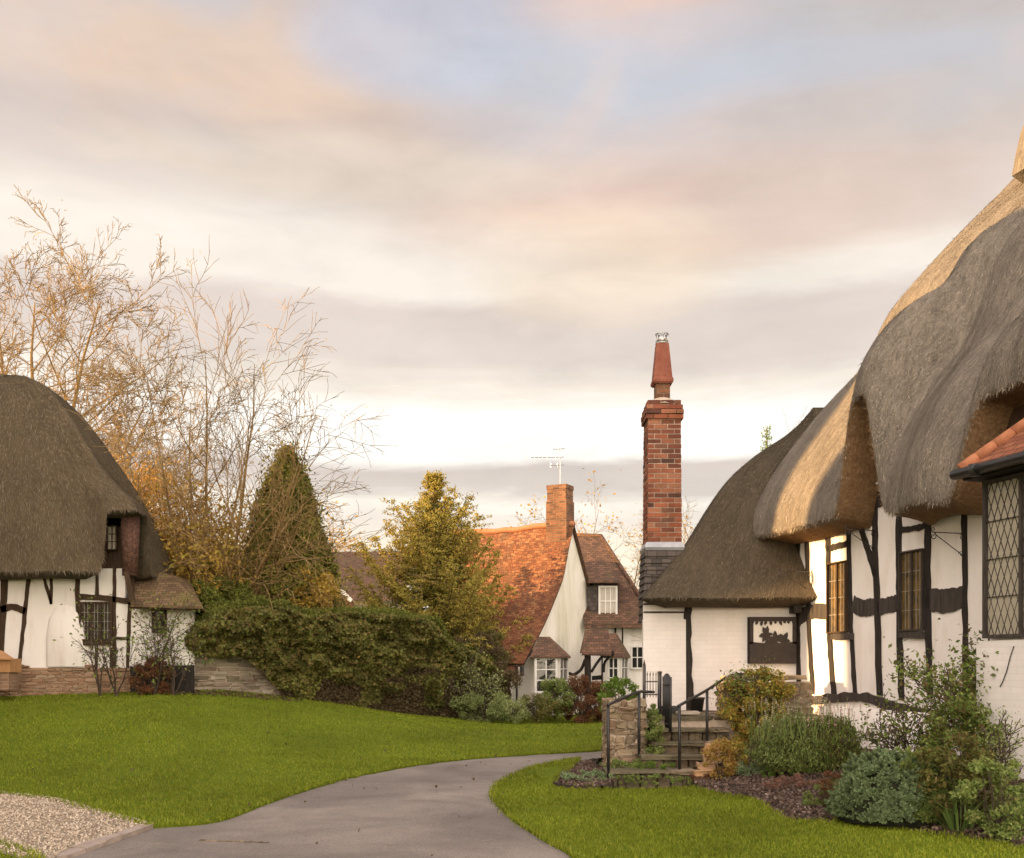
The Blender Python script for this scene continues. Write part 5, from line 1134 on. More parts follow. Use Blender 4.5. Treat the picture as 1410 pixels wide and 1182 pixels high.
# bay window at the gable foot
def baywin(x0, x1, x2, yt_, yb_, Yd, ridge, name='bay_window', zbot=.3):
    A, B, Cc = W(x0, yt_, Yd), W(x1, yt_, Yd), W(x2, yt_, Yd+.75); zt_, zl = A[2], W(x0, yb_, Yd)[2]; mb = MB(); D = np.array([A[0]-.05, Yd+1.2, 0])
    P = [A, B, Cc, np.array([Cc[0], Yd+1.3, 0]), D]; lo = [np.array([p[0], p[1], zbot]) for p in P]; mi = [np.array([p[0], p[1], zl]) for p in P]
    mb.add(lo+mi, [(0, 1, 6, 5), (1, 2, 7, 6), (2, 3, 8, 7), (4, 0, 5, 9), (5, 6, 7, 8, 9)]); o = mb.build(name, 'plaster', fc)
    window(Plane(A[:2], (1, 0)), x0, yt_, x1, yb_, 2, 3, o, 'white_paint', 'glass', 3.2, 1.6, .0)
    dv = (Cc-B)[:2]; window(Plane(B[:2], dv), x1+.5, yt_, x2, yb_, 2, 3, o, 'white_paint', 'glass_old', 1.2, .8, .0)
    mb = MB(); e = .12; z_ = zt_+.01; a, b, c, d = np.array([A[0]-e, Yd-e, z_]), np.array([B[0]+e*.6, Yd-e, z_]), np.array([Cc[0]+e, Cc[1]-.03, z_]), np.array([A[0]-e, Yd+1.2, z_]); c2 = np.array([Cc[0]+e, Yd+1.3, z_])
    r0, r1 = W(ridge[0], ridge[2], Yd+.7), W(ridge[1], ridge[2], Yd+.7); dn = np.array([0, 0, -.06])
    mb.add([a, b, c, d, r0, r1, a+dn, b+dn, c+dn, c2, d+dn, c2+dn], [(0, 1, 5, 4), (1, 2, 5), (0, 4, 3), (0, 6, 7, 1), (1, 7, 8, 2), (2, 9, 5), (6, 10, 11, 8, 7)]); mb.build('bay_roof', 'tile_brown', o); return o
baywin(736, 768, 780, 904, 955, 29.2, (742, 757, 877)); baywin(836, 853, 863, 904, 950, 31.9, (838, 849, 872))
# right-hand wing
WP = Plane((2.7, 33.6), (1, 0)); prism(WP, [(812, 855), (905, 855), (905, 990), (812, 990)], .0, -.3, 'wing_wall', 'plaster', fc)
mb = MB(); e0, e1, e2, r0, r1 = np.array([2.35, 33.15, 2.98]), np.array([4.75, 33.15, 2.98]), np.array([4.75, 39.6, 2.98]), np.array([2.2, 36.4, 6.32]), np.array([3.18, 36.4, 6.28]); e3 = np.array([1.5, 39.6, 2.98]); dn = np.array([0, 0, -.12])
mb.add([e0, e1, r1, r0, e2, e3, e0+dn, e1+dn, e2+dn], [(0, 1, 2, 3), (1, 4, 2), (5, 3, 2, 4), (0, 6, 7, 1), (1, 7, 8, 4)]); mb.build('wing_roof', 'tile_brown', fc)
mb = MB(); mb.tube([r0, r1, e1+[-.03, 0, .05]], .08, 6); mb.build('ridge_tiles', 'tile_brown', fc, True)
DP = Plane((2.8, 33.55), (1, 0)); dz0, dz1 = DP.at(830, 850)[2], DP.at(830, 804)[2]
mb = MB(); xa, xb = DP.at(807, 830)[0], DP.at(852, 830)[0]; mb.hexa([[xa+.25, 33.6, dz0], [xb, 33.6, dz0], [xb, 35.5, dz0], [xa+.25, 35.5, dz0], [xa+.25, 33.6, dz1], [xb, 33.6, dz1], [xb, 35.5, dz1], [xa+.25, 35.5, dz1]]); dm = mb.build('dormer', 'slate', fc)
window(DP, 824, 807, 850, 849, 3, 2, dm, 'white_paint', 'curtain', 2.6, 1.6, .03)
mb = MB(); mb.hexa([[xa+.05, 33.3, dz1], [xb+.12, 33.3, dz1], [xb+.12, 35.7, dz1+.25], [xa+.05, 35.7, dz1+.25], [xa+.05, 33.3, dz1+.10], [xb+.12, 33.3, dz1+.10], [xb+.12, 35.7, dz1+.40], [xa+.05, 35.7, dz1+.40]]); mb.build('dormer_roof', 'tile_brown', dm)
prism(DP, [(808, 808), (823, 806), (823, 852), (812, 850)], .0, -.6, 'tile_hung_cheek', 'slate', dm)
window(WP, 868, 889, 887, 922, 2, 2, fc, 'white_paint', 'glass', 2.6, 1.4, .02); 
for a in ([(847, 862), (847, 906)], [(857, 862), (857, 900)], [(829, 905), (829, 985)]): beam(WP, a, 2.2, 'stud', 'timber', fc, .03, -.03, .005)
# porch canopy on post and curved braces
pc = []; Yp = 31.3
A, B = W(801, 899, Yp-.45), W(842, 900, Yp-.45); T0_, T1_ = W(806, 866, Yp), W(838, 867, Yp); Cb, Db = np.array([B[0]+.02, Yp+.5, B[2]]), np.array([A[0], Yp+.5, A[2]]); dn = np.array([0, 0, -.07])
mb = MB(); mb.add([A, B, T1_, T0_, Cb, Db, A+dn, B+dn, Cb+dn, Db+dn], [(0, 1, 2, 3), (4, 5, 3, 2), (0, 6, 7, 1), (1, 7, 8, 4), (1, 4, 2), (6, 9, 8, 7), (5, 0, 3)]); pr0 = mb.build('porch_roof', 'tile_brown', fc)
mb = MB(); mb.tube([W(809, 897, Yp-.2), W(810, 985, Yp-.2)], .10, 4); mb.tube([W(844, 897, Yp+.4), W(834, 985, Yp+2)], .05, 4); mb.build('porch_post', 'timber', fc)
for Yo, x0, x1 in ((-.2, 812, 842), (.3, 829, 845)):
    mb = MB(); mb.tube(smooth_line([W(x1, 899, Yp+Yo), W((x0+x1)/2+4, 903, Yp+Yo), W((x0+x1)/2-4, 912, Yp+Yo), W(x0+2, 926, Yp+Yo)], 4), .045, 5); mb.build('porch_brace', 'timber', fc, True)
mb = MB(); mb.tube(smooth_line([W(806, 908, Yp), W(800, 922, Yp), W(790, 929, Yp), W(783, 927, Yp)], 4), .05, 5); mb.build('porch_brace', 'timber', fc, True)
prism(Plane((2, 32.9), (1, 0)), [(815, 931), (829, 930), (829, 936), (815, 937)], .02, -.02, 'name_board', 'timber', fc)
# low entrance at the left foot of the gable
EP = Plane((0, 29.4), (1, 0)); prism(EP, [(676, 926), (711, 926), (711, 988), (676, 988)], .0, -.6, 'porch_wall', 'plaster', fc)
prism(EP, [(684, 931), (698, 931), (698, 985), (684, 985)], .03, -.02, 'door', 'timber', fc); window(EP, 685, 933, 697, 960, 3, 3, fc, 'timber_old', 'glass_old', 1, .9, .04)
prism(EP, [(699, 930), (709, 930), (709, 985), (699, 985)], .03, -.02, 'door', 'white_paint', fc)
mb = MB(); a, b, c, d = W(672, 927, 29.1), W(714, 925, 29.1), W(713, 914, 29.9), W(680, 914, 29.9); mb.add([a, b, c, d, a-[0, 0, .06], b-[0, 0, .06]], [(0, 1, 2, 3), (0, 4, 5, 1)]); mb.build('porch_roof', 'tile_red', fc)
mb = MB(); mb.tube([W(719, 918, 29.0), W(719, 931, 29.0)], .07, 6); mb.tube([W(719, 921, 29.0), W(719, 921, 29.6)], .02, 4); mb.build('wall_lantern', 'iron', fc)
mb = MB(); mb.tube([W(711, 916, 29.1), W(712, 984, 29.1)], .035, 6); mb.build('downpipe', 'plastic', fc)
# distant house between the trees
fh = thing('distant_house', 'distant house with brown tiled roof and pale bargeboard, between cypress and fir', 'house', (-8, 48, 0)); FP = Plane((-8, 48), (1, 0))
mb = MB(); P = [W(430, 790, 47), W(447, 788, 47), W(484, 828, 47), W(486, 850, 47), W(430, 850, 47)]; prism(Plane((-8, 47.2), (1, 0)), [(425, 800), (447, 788), (486, 830), (486, 880), (425, 880)], 0, -.4, 'gable_wall', 'brick_old', fh)
mb = MB(); mb.add([W(446, 786, 47), W(484, 826, 47), W(560, 828, 47), W(560, 759, 51), W(446, 760, 51)], [(0, 1, 2, 3, 4)]); mb.add([W(446, 760, 51), W(560, 759, 51), W(560, 790, 56), W(446, 790, 56)], [(0, 1, 2, 3)]); mb.build('roof', 'tile_brown', fh)
beam(Plane((-8, 46.9), (1, 0)), [(445, 786), (484, 828)], 5, 'bargeboard', 'white_paint', fh, .05, -.05, 0)
prism(FP, [(484, 826), (560, 826), (560, 890), (484, 890)], 0, -.3, 'wall', 'plaster', fh)

# ================================================================== vegetation
def tree(name, label, cat, base, stems, levels, seed, tmat, cmat=None, lf=None, group=None, rmin=.006):
    t = thing(name, label, cat, base, group); big, fine, tips = bare_tree(base, stems, levels, seed, rmin)
    if stems[0][1] < 3:
        for k_ in ('a', 'b', 'ra', 'rb'): getattr(big, k_).extend(getattr(fine, k_))
        V, F_ = big.geom(4); fast_mesh('stems', V, F_, tmat, t)
    else:
        V, F_ = big.geom(5); fast_mesh('trunk', V, F_, tmat, t, True)
        V, F_ = fine.geom(3); fast_mesh('branches', V, F_, cmat or tmat, t)
    if lf:
        mat, size, frac, per = lf; r = np.random.default_rng(seed); T = np.array(tips); T = T[r.random(len(T)) < frac]; P = np.repeat(T, per, 0)+r.normal(0, size*1.8, (len(T)*per, 3))
        V, F_ = leaves(P, size, None, seed); fast_mesh('leaves', V, F_, mat, t)
    return t
lv = lambda a, b, c, d: [(a, .62, .55, 42, .10, .04), (b, .60, .50, 42, .12, .03), (c, .55, .50, 40, .14, .02), (d, .6, .6, 38, .15, .0), (0, 0, 0, 0, .16, .0)]
b1 = W(38, 905, 47); b1[2] = .8
tree('bare_tree', 'tallest sunlit golden bare tree at far left, rising behind the mossy thatch', 'tree', b1,
     [((-.04, 0, 1), 18.2, .30), ((.22, .1, 1), 17.8, .26), ((.42, .1, 1), 15.2, .19), ((-.35, .1, 1), 17, .22), ((.66, .1, .85), 11.8, .14), ((.08, -.3, 1), 16.8, .2), ((.32, .25, 1), 15.2, .16)],
     [(16, .45, .5, 50, .07, .03), (9, .5, .55, 44, .09, .03), (5, .52, .6, 38, .11, .02), (3, .6, .8, 40, .18, .02), (0, 0, 0, 0, .2, .0)], 21, 'bark_gold', 'bark_gold', ('leaf_orange', .08, .22, 2), rmin=.015)
b2 = W(285, 900, 26.7); b2[2] = .8
lv2 = [(9, .50, .5, 34, .06, .01), (6, .6, .6, 30, .07, -.03), (5, .6, .8, 36, .18, -.05), (0, 0, 0, 0, .16, -.05)]
tree('bare_tree', 'many-stemmed bare tree with arching fine twigs, left of the cypress', 'tree', b2,
     [((-.45, -0.08, 1), 7.2, 0.072), ((-.2, -0.18, 1), 8.2, 0.081), ((.0, -0.08, 1), 8.7, 0.081), ((.2, -0.18, 1), 8.6, 0.081), ((.36, -0.18, 1), 7.9, 0.072), ((.5, -0.08, 1), 6.9, 0.063), ((.66, -0.23, 1), 5.7, 0.054), ((.1, -0.38, 1), 7.5, 0.072), ((-.75, -0.08, 1), 6.0, 0.054), ((.28, -0.38, 1), 7.5, 0.072), ((-.3, -0.28, 1), 7.2, 0.063)],
     lv2, 22, 'bark_gold', 'bark_gold', ('leaf_gold', .06, .08, 2), rmin=.0075)
# golden undergrowth between the thatch and the cypress
def foliage(name, label, cat, c, rad, n, clumps, cr, size, mat, seed, group=None, stem=None, zmin=None, core=None, up=0., shell=.5):
    t = thing(name, label, cat, (c[0], c[1], max(c[2]-rad[2], zmin if zmin is not None else -9)), group)
    P = lumpy(n, c, rad, clumps, cr, seed, shell, zmin); V, F_ = leaves(P, size, None, seed, up=up); fast_mesh('foliage', V, F_, mat, t)
    if stem:
        r = random.Random(seed); sg_ = Segs(); b = np.array([c[0], c[1], max(c[2]-rad[2]*1.02, zmin or -9)])
        for k in range(stem[0]):
            an = r.uniform(0, 6.28); e = np.array([c[0]+rad[0]*.8*math.cos(an)*r.random(), c[1]+rad[1]*.8*math.sin(an)*r.random(), c[2]+rad[2]*r.uniform(-.1, .85)]); m_ = (b+e)/2+np.array([r.gauss(0, .08), r.gauss(0, .08), .08])*rad[0]
            sg_.add(b, m_, stem[1], stem[1]*.7); sg_.add(m_, e, stem[1]*.7, stem[1]*.3)
        V, F_ = sg_.geom(4); fast_mesh('stems', V, F_, 'bark_dark', t)
    return t
def twiggy(name, label, cat, base, h, seed, mat, lf, stems=7, spread=.6, rad=.02, lvx=None, group=None, tm='bark_dark'):
    r = random.Random(seed); st = [((r.gauss(0, spread), r.gauss(0, spread*.6), 1), h*r.uniform(.7, 1.1), rad) for _ in range(stems)]
    return tree(name, label, cat, base, st, lvx or [(6, .5, .6, 40, .12, .03), (5, .5, .6, 42, .15, .0), (0, 0, 0, 0, .15, .0)], seed, tm, tm, lf, group)
b = W(215, 900, 27.5); b[2] = .8; twiggy('golden_shrub', 'orange-gold autumn shrub glowing right behind the thatched hip', 'shrub', b, 5.2, 31, None, ('leaf_orange', .13, 1, 9), 12, .38, .05, [(8, .5, .6, 35, .12, .03), (7, .5, .6, 42, .15, .0), (3, .5, .6, 42, .15, .0), (0, 0, 0, 0, .15, .0)], tm='bark_gold')
b = W(262, 900, 27.2); b[2] = .8; twiggy('golden_shrub', 'yellow-leaved shrub in front of the many-stemmed bare tree', 'shrub', b, 4.3, 32, None, ('leaf_gold', .13, 1, 9), 12, .36, .05, [(8, .5, .6, 35, .12, .03), (7, .5, .6, 42, .15, .0), (3, .5, .6, 42, .15, .0), (0, 0, 0, 0, .15, .0)], tm='bark_gold')
c = W(322, 770, 27.3); foliage('laurel_bush', 'bright green leafy bush at the left foot of the dark cypress', 'bush', (c[0], c[1], 2.7), (1.3, .7, 2.2), 16000, 90, .42, .16, 'leaf_green', 33, stem=(12, .04), zmin=.5)
# cypress
cy = thing('cypress_tree', 'conical cypress with dense olive-green foliage, left of centre', 'tree', (W(396, 900, 27.2)[0], 27.2, .5)); r = np.random.default_rng(41); n = 56000; v = r.random(n)**.8; an = r.uniform(0, 2*PI_, n)
zt_ = EYE+(HY-622)/F*27.2; hh = zt_-.6; rr = 1.50*(1-v**1.75)**.85*(.45+.55*vnoise(np.cos(an)*2.5+5, v*7+np.sin(an)*2.5, 3)+.42*vnoise(np.cos(an)*7+9, v*22+np.sin(an)*6, 6)); P = np.column_stack([cy.location.x+rr*np.cos(an), 27.2+rr*np.sin(an), .6+v*hh])
V, F_ = leaves(P+r.normal(0, .07, (n, 3))*(1+2.5*(r.random((n, 1)) < .06)), .115, np.column_stack([np.cos(an), np.sin(an), np.full(n, .2)]), 41, up=1.2, aspect=.5); fast_mesh('foliage', V, F_, 'leaf_cypress', cy)
mb = MB(); mb.tube([(cy.location.x, 27.2, .4), (cy.location.x, 27.2, 5.0)], [.2, .05], 8); mb.build('trunk', 'bark_dark', cy, True)
mb = MB(); cc = np.array([cy.location.x, 27.2, 0]); lathe(mb, cc, [(.7, .6), (.7, 2.2), (.6, 3.4), (.42, 4.6), (.2, 5.7), (.02, 6.2)], 16); M['core'] = mat_noise('inner_shade_core', (.014, .016, .006), (.03, .034, .012), 8, bmp=.8, bdist=.1); mb.build('dark_core', 'core', cy, True)  # solid core; shade between the leaves is put into its near-black colour
# drooping pale twigs in front of the cypress
b = W(368, 905, 26.3); b[2] = .6; twiggy('bare_shrub', 'pale arching leafless shrub in front of the cypress', 'shrub', b, 3.9, 43, None, ('leaf_gold', .09, .3, 2), 9, .42, .018, [(8, .55, .55, 38, .14, -.01), (6, .6, .6, 42, .2, -.10), (4, .5, .6, 42, .2, -.08), (0, 0, 0, 0, .15, -.05)], tm='bark_gold')
c = W(420, 815, 26.4); foliage('golden_bush', 'rounded yellow-leaved bush above the hedge, below the cypress', 'bush', (c[0], c[1], 3.0), (1.0, .5, 1.15), 9000, 60, .26, .11, 'leaf_gold', 34, stem=(14, .03))
c = W(475, 842, 30.5); foliage('golden_bush', 'small low yellow bush beside the distant house gable', 'bush', (c[0], c[1], 2.4), (.7, .6, 1.0), 4500, 40, .24, .11, 'leaf_gold', 35, stem=(10, .03))
# fir
fb = np.array([W(598, 900, 30.2)[0], 30.2, .3]); ft = thing('fir_tree', 'broad sunlit yellow-green fir with leading spike, in front of the orange roof', 'tree', fb); r = np.random.default_rng(51)
top = EYE+(HY-672)/F*30.2; H_ = top-fb[2]; P = []; Sg = Segs(); mb = MB(); mb.tube([fb, fb+[.02, 0, H_*.5], fb+[0, 0, H_], fb+[0, 0, H_+.45]], [.22, .14, .03, .008], 8); mb.build('trunk', 'bark_dark', ft, True)
def fir_branch(a_, d, ln_):
    n_ = max(4, int(ln_/.13)); prev = a_; side = np.array([-d[1], d[0], 0]); side /= np.linalg.norm(side)
    for i in range(n_):
        t = (i+1)/n_; p = a_+d*ln_*t+np.array([0, 0, ln_*(-.30*math.sin(t*PI_)*.7+.16*t*t)]); Sg.add(prev, p, .03*(1-t)+.008, .03*(1-t)+.006); prev = p
        for sg2 in (-1, 1):
            l2 = (.10+.42*math.sin(min(1, t*1.0)*PI_*.78+.15)*min(1, ln_*.6))*r.uniform(.6, 1.2); e = p+side*sg2*l2+d*l2*.7+np.array([0, 0, r.uniform(-.10, .04)]); m_ = int(11+l2*62); tt = r.random((m_, 1))**.8
            P.append(p*(1-tt)+e*tt+r.normal(0, .030, (m_, 3)))
        P.append(p+r.normal(0, .04, (8, 3)))
        if t > .35 and i % 2 == 0: cs_ = r.uniform(.07, .13); P.append(p+side*r.uniform(-.2, .2)+[0, 0, .03]+r.normal(0, cs_, (55, 3))*[1, 1, .6])
kk_ = 0
for wq in range(21):
    v = (wq+.5)/21; nb = 5 if v < .8 else 4
    for b_ in range(nb):
        kk_ += 1; an = b_*6.283/nb+wq*1.1+r.normal(0, .25); vv_ = v+r.uniform(-.02, .02); lp = min(2.55, (1-v)**.60*3.0)*(.92 if v < .3 else 1)
        ln_ = lp*(r.uniform(.55, .8) if r.random() < .35 else r.uniform(.9, 1.25)); d = np.array([math.cos(an), math.sin(an), .22+.5*v]); fir_branch(fb+[0, 0, .5+vv_*(H_-.75)], d/np.linalg.norm(d), max(.15, ln_))
for zz2 in (.02, .2, .33): 
    for b_ in range(4): an = b_*1.57+zz2*9; fir_branch(fb+[0, 0, H_-.05+zz2], np.array([math.cos(an), math.sin(an), .5]), .26-.4*zz2)
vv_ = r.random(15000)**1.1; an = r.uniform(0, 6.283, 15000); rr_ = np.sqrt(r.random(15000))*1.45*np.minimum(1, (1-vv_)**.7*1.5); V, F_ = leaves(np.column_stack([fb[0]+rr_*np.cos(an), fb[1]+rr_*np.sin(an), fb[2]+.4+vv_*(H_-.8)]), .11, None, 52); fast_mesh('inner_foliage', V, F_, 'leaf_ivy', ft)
P = np.vstack(P); V, F_ = leaves(P, .088, np.array([0, 0, .5]), 51, aspect=.40, up=.3); fast_mesh('foliage', V, F_, 'leaf_fir', ft); V, F_ = Sg.geom(4); fast_mesh('branches', V, F_, 'bark_dark', ft); print('fir leaves', len(P))
# hedge / ivy on the old stone wall
h0, h1 = np.array([-7.45, 23.7]), np.array([-.6, 28.4]); HPn = Plane(h0, h1-h0)
rubble_thing('garden_wall', 'old pale stone wall with moss, half buried under the ivy hedge', tuple(HPn.at(259, 930, 0)[:2]), tuple(HPn.at(650, 960, 0)[:2]), .0, 2.05, .4, .085, .38, 'stone_pale', ('front',), .010, topf=lambda a: 2.05-.11*a)
hpoly = [(258, 896), (258, 868), (300, 846), (345, 836), (400, 838), (430, 850), (480, 843), (560, 850), (598, 858), (618, 884), (655, 898), (690, 925), (704, 958), (690, 992), (640, 992), (560, 990), (515, 986), (490, 976), (468, 984), (440, 980), (412, 962), (395, 968), (380, 945), (352, 918), (330, 902), (300, 906)]
hd = thing('ivy_hedge', 'long clipped hedge of ivy spilling over the old stone wall', 'hedge', (-4, 26, .3))
r = np.random.default_rng(61); q = np.column_stack([r.uniform(250, 710, 260000), r.uniform(830, 995, 260000)]); q = q[inpoly(q, smooth_line(hpoly+[hpoly[0]], 3))][:72000]
nz = vnoise(q[:, 0]/22, q[:, 1]/16, 3)*.65+vnoise(q[:, 0]/7, q[:, 1]/6, 4)*.35; dep = .02+.85*nz*sstep(q[:, 1], 1000, 870)+np.abs(r.normal(0, .07, len(q)))*np.sign(r.normal(.4, 1, len(q))); P = np.array([HPn.at(x, y, d_) for (x, y), d_ in zip(q, dep)]); kk = r.random(len(P))
rim = P[:, 2] > 0; low = vnoise(q[:, 0]/30, q[:, 1]/12, 7)+(q[:, 1]-930)/70
V, F_ = leaves(P[low < .75], .088, HPn.n+np.array([0, 0, .4]), 61, aspect=.8); fast_mesh('ivy', V, F_, 'leaf_ivy', hd); V, F_ = leaves(P[low >= .75], .085, HPn.n, 62, aspect=.5); fast_mesh('dry_growth', V, F_, 'leaf_dead', hd)
hd_top = [(258, 862), (300, 843), (345, 835), (400, 838), (430, 850), (480, 843), (560, 850), (598, 858), (618, 884), (655, 898), (690, 925)]; tl = smooth_line([HPn.at(*p) for p in hd_top], 10); n = 34000; i = r.integers(0, len(tl)-1, n); u_ = r.random((n, 1)); back = r.uniform(-.15, 1.5, n)
P = tl[i]*(1-u_)+tl[i+1]*u_-HPn.n*back[:, None]; P[:, 2] += .02+.07*np.sin(np.clip(back/1.5, 0, 1)*PI_)+.16*vnoise(P[:, 0]*1.9, P[:, 1]*1.9+back, 2)-.1+r.normal(0, .05, n); P[:, 2] += .25*np.maximum(0, vnoise(P[:, 0]*4.5, P[:, 1]*4.5, 22)-.55); V, F_ = leaves(P, .08, np.array([0, 0, 1.]), 63, aspect=.5, up=.6); fast_mesh('top_growth', V, F_, 'leaf_hedge', hd)
core_poly = [(262, 892), (300, 860), (345, 846), (400, 850), (430, 860), (480, 854), (560, 860), (592, 868), (612, 894), (650, 908), (682, 935), (690, 985), (640, 985), (560, 984), (500, 975), (430, 965), (380, 935), (340, 898)]
prism(HPn, core_poly, .02, -1.5, 'dark_core', 'core', hd)  # solid body behind the ivy, coloured dark as its inner shade
c = W(292, 850, 25.2); foliage('evergreen_bush', 'dark green bushy evergreen between the tiled lean-to and the ivy hedge', 'bush', (c[0], 25.4, 2.6), (.98, .8, 1.25), 15000, 80, .28, .10, 'leaf_hedge', 64, stem=(10, .03))
c = W(272, 880, 24.2); foliage('evergreen_bush', 'reddish-brown ivy clump hanging over the left end of the stone wall', 'bush', (c[0]-.1, 24.0, 2.05), (.42, .3, .35), 2600, 24, .16, .075, 'leaf_dead', 65)
c = W(655, 940, 28.4); foliage('brush_thicket', 'grey-brown thicket closing the right end of the hedge below the fir', 'bush', (c[0], 28.6, 1.3), (1.2, .6, 1.25), 12000, 70, .26, .085, 'leaf_dead', 66, stem=(20, .02))
c = W(640, 870, 29.6); foliage('evergreen_bush', 'dark green shrub under the right side of the fir', 'bush', (c[0], 29.6, 2.0), (1.5, .7, 1.1), 12000, 60, .3, .10, 'leaf_ivy', 67, stem=(10, .03))
for (px, py, d, rad, mat, lab, sd_) in ((668, 972, 27.2, (.85, .4, .42), 'leaf_varieg', 'pale variegated shrub at the right end of the hedge, left one of two', 71), (702, 978, 27.0, (.55, .35, .30), 'leaf_varieg', 'small pale variegated shrub on the lawn edge left of the bay window', 72),
        (738, 976, 28.0, (.7, .4, .34), 'leaf_ivy', 'low dark green shrub under the far bay window', 73), (765, 962, 28.4, (.55, .4, .55), 'leaf_bush', 'mid-green shrub just right of the far bay window', 74), (800, 962, 28.6, (.78, .5, .68), 'leaf_russet', 'russet-brown shrub in front of the far porch', 75), (832, 972, 29.0, (.5, .4, .5), 'leaf_russet', 'dull brown shrub behind the left handrail', 76)):
    q = W(px, py, d); foliage('border_shrub', lab, 'shrub', (q[0], q[1], q[2]), rad, int(9000*rad[0]*rad[2]*2), 40, .14+.05*rad[0], .06, mat, sd_, 'shrubs along the far lawn edge', stem=(12, .015))
q = W(655, 940, 27.4); twiggy('variegated_shrub', 'tall wispy variegated shrub in front of the hedge end', 'shrub', (q[0], 27.4, .1), 1.6, 77, None, ('leaf_varieg', .07, .9, 4), 9, .4, .012)
# background trees
for (px, pb, d, h_, lab, sd_, mt, lf) in ((835, 860, 44, 9.2, 'reddish small tree rising behind the roof of the far wing', 81, 'bark', ('leaf_orange', .16, .5, 2)), (870, 860, 40, 6.2, 'fine bare tree left of the tall brick chimney', 82, 'bark', None),
        (957, 860, 34, 7.2, 'fine bare tree between the tall chimney and the annexe thatch', 83, 'bark', None), (792, 860, 46, 9.0, 'small leafy tree top just right of the far chimney', 84, 'bark', ('leaf_orange', .14, .5, 2))):
    b = W(px, pb, d); b[2] = 0; twiggy('background_tree', lab, 'tree', b, h_, sd_, None, lf, 4, .22, .08, [(8, .42, .5, 42, .1, .03), (6, .55, .5, 42, .12, .0), (4, .55, .6, 42, .15, .0), (0, 0, 0, 0, .15, .0)], 'bare trees on the skyline', mt)
b = W(457, 830, 56); b[2] = 0; twiggy('willow_tree', 'distant reddish-gold twiggy tree right of the cypress', 'tree', b, 9.3, 85, None, ('leaf_orange', .2, .5, 2), 7, .13, .12, [(10, .36, .5, 38, .1, .0), (8, .55, .5, 42, .14, -.06), (4, .55, .6, 42, .15, -.05), (0, 0, 0, 0, .15, -.05)], tm='bark_gold')
def conifer(px, ptop, d, rad, lab, sd_):
    b = W(px, ptop, d); t = thing('conifer_tree', lab, 'tree', (b[0], d, 0)); r = np.random.default_rng(sd_); P = []; S_ = Segs(); S_.add(np.array([b[0], d, 0]), b, .12, .012)
    for k in range(70):
        v = k/70; zv = b[2]-.05-v*4.5; an = k*2.4; ln_ = rad*(.1+v*.9)*r.uniform(.7, 1.1); a_ = np.array([b[0], d, zv]); e = a_+np.array([math.cos(an), math.sin(an), .25])*ln_; S_.add(a_, e, .012, .005); m_ = int(60*ln_)+10; tt = r.random((m_, 1)); P.append(a_*(1-tt)+e*tt+r.normal(0, .05, (m_, 3)))
    V, F_ = leaves(np.vstack(P), .09, None, sd_, aspect=.35); fast_mesh('foliage', V, F_, 'leaf_green', t); V, F_ = S_.geom(4); fast_mesh('trunk', V, F_, 'bark', t)
conifer(1056, 588, 30, 1.0, 'tip of a light green conifer above the annexe thatch', 91); conifer(988, 688, 32, 1.2, 'small conifer tip lower down behind the annexe thatch', 92)
b = W(1130, 540, 33); b[2] = 0; twiggy('background_tree', 'wisps of bare twigs just above the junction of the two thatches', 'tree', b, 10.6, 93, None, None, 3, .1, .08, [(8, .3, .5, 42, .1, .03), (6, .5, .5, 42, .12, .0), (0, 0, 0, 0, .15, .0)], 'bare trees on the skyline', 'bark')

# ---- roses in front of the left cottage
for (px, py, h_, lab, sd_, n_, fr) in ((138, 952, 1.9, 'thin rose bush with few leaves under the left cottage window', 101, 3, .45), (160, 952, 1.75, 'upright sparse rose with leaves across the left cottage window', 102, 4, .55), (212, 955, 2.0, 'fuller leafy rose bush in front of the lean-to wall', 103, 8, .9), (238, 953, 1.4, 'small rose stems at the right corner of the lean-to', 104, 4, .5)):
    b = W(px, py, 22.3); b[2] = G1(b[0], 22.3)-.02; twiggy('rose_bush', lab, 'rose', b, h_, sd_, None, ('leaf_rose', .085, fr, 3), n_, .22, .022, [(6, .42, .6, 36, .12, .03), (4, .5, .6, 42, .15, .0), (0, 0, 0, 0, .15, .0)], 'roses in front of the left cottage')
q = W(212, 935, 22.4); foliage('border_shrub', 'low brown-green tangle at the foot of the leafy rose by the left cottage', 'shrub', (q[0], q[1], 1.35), (.5, .25, .38), 3500, 30, .15, .06, 'leaf_russet', 105, stem=(12, .01))
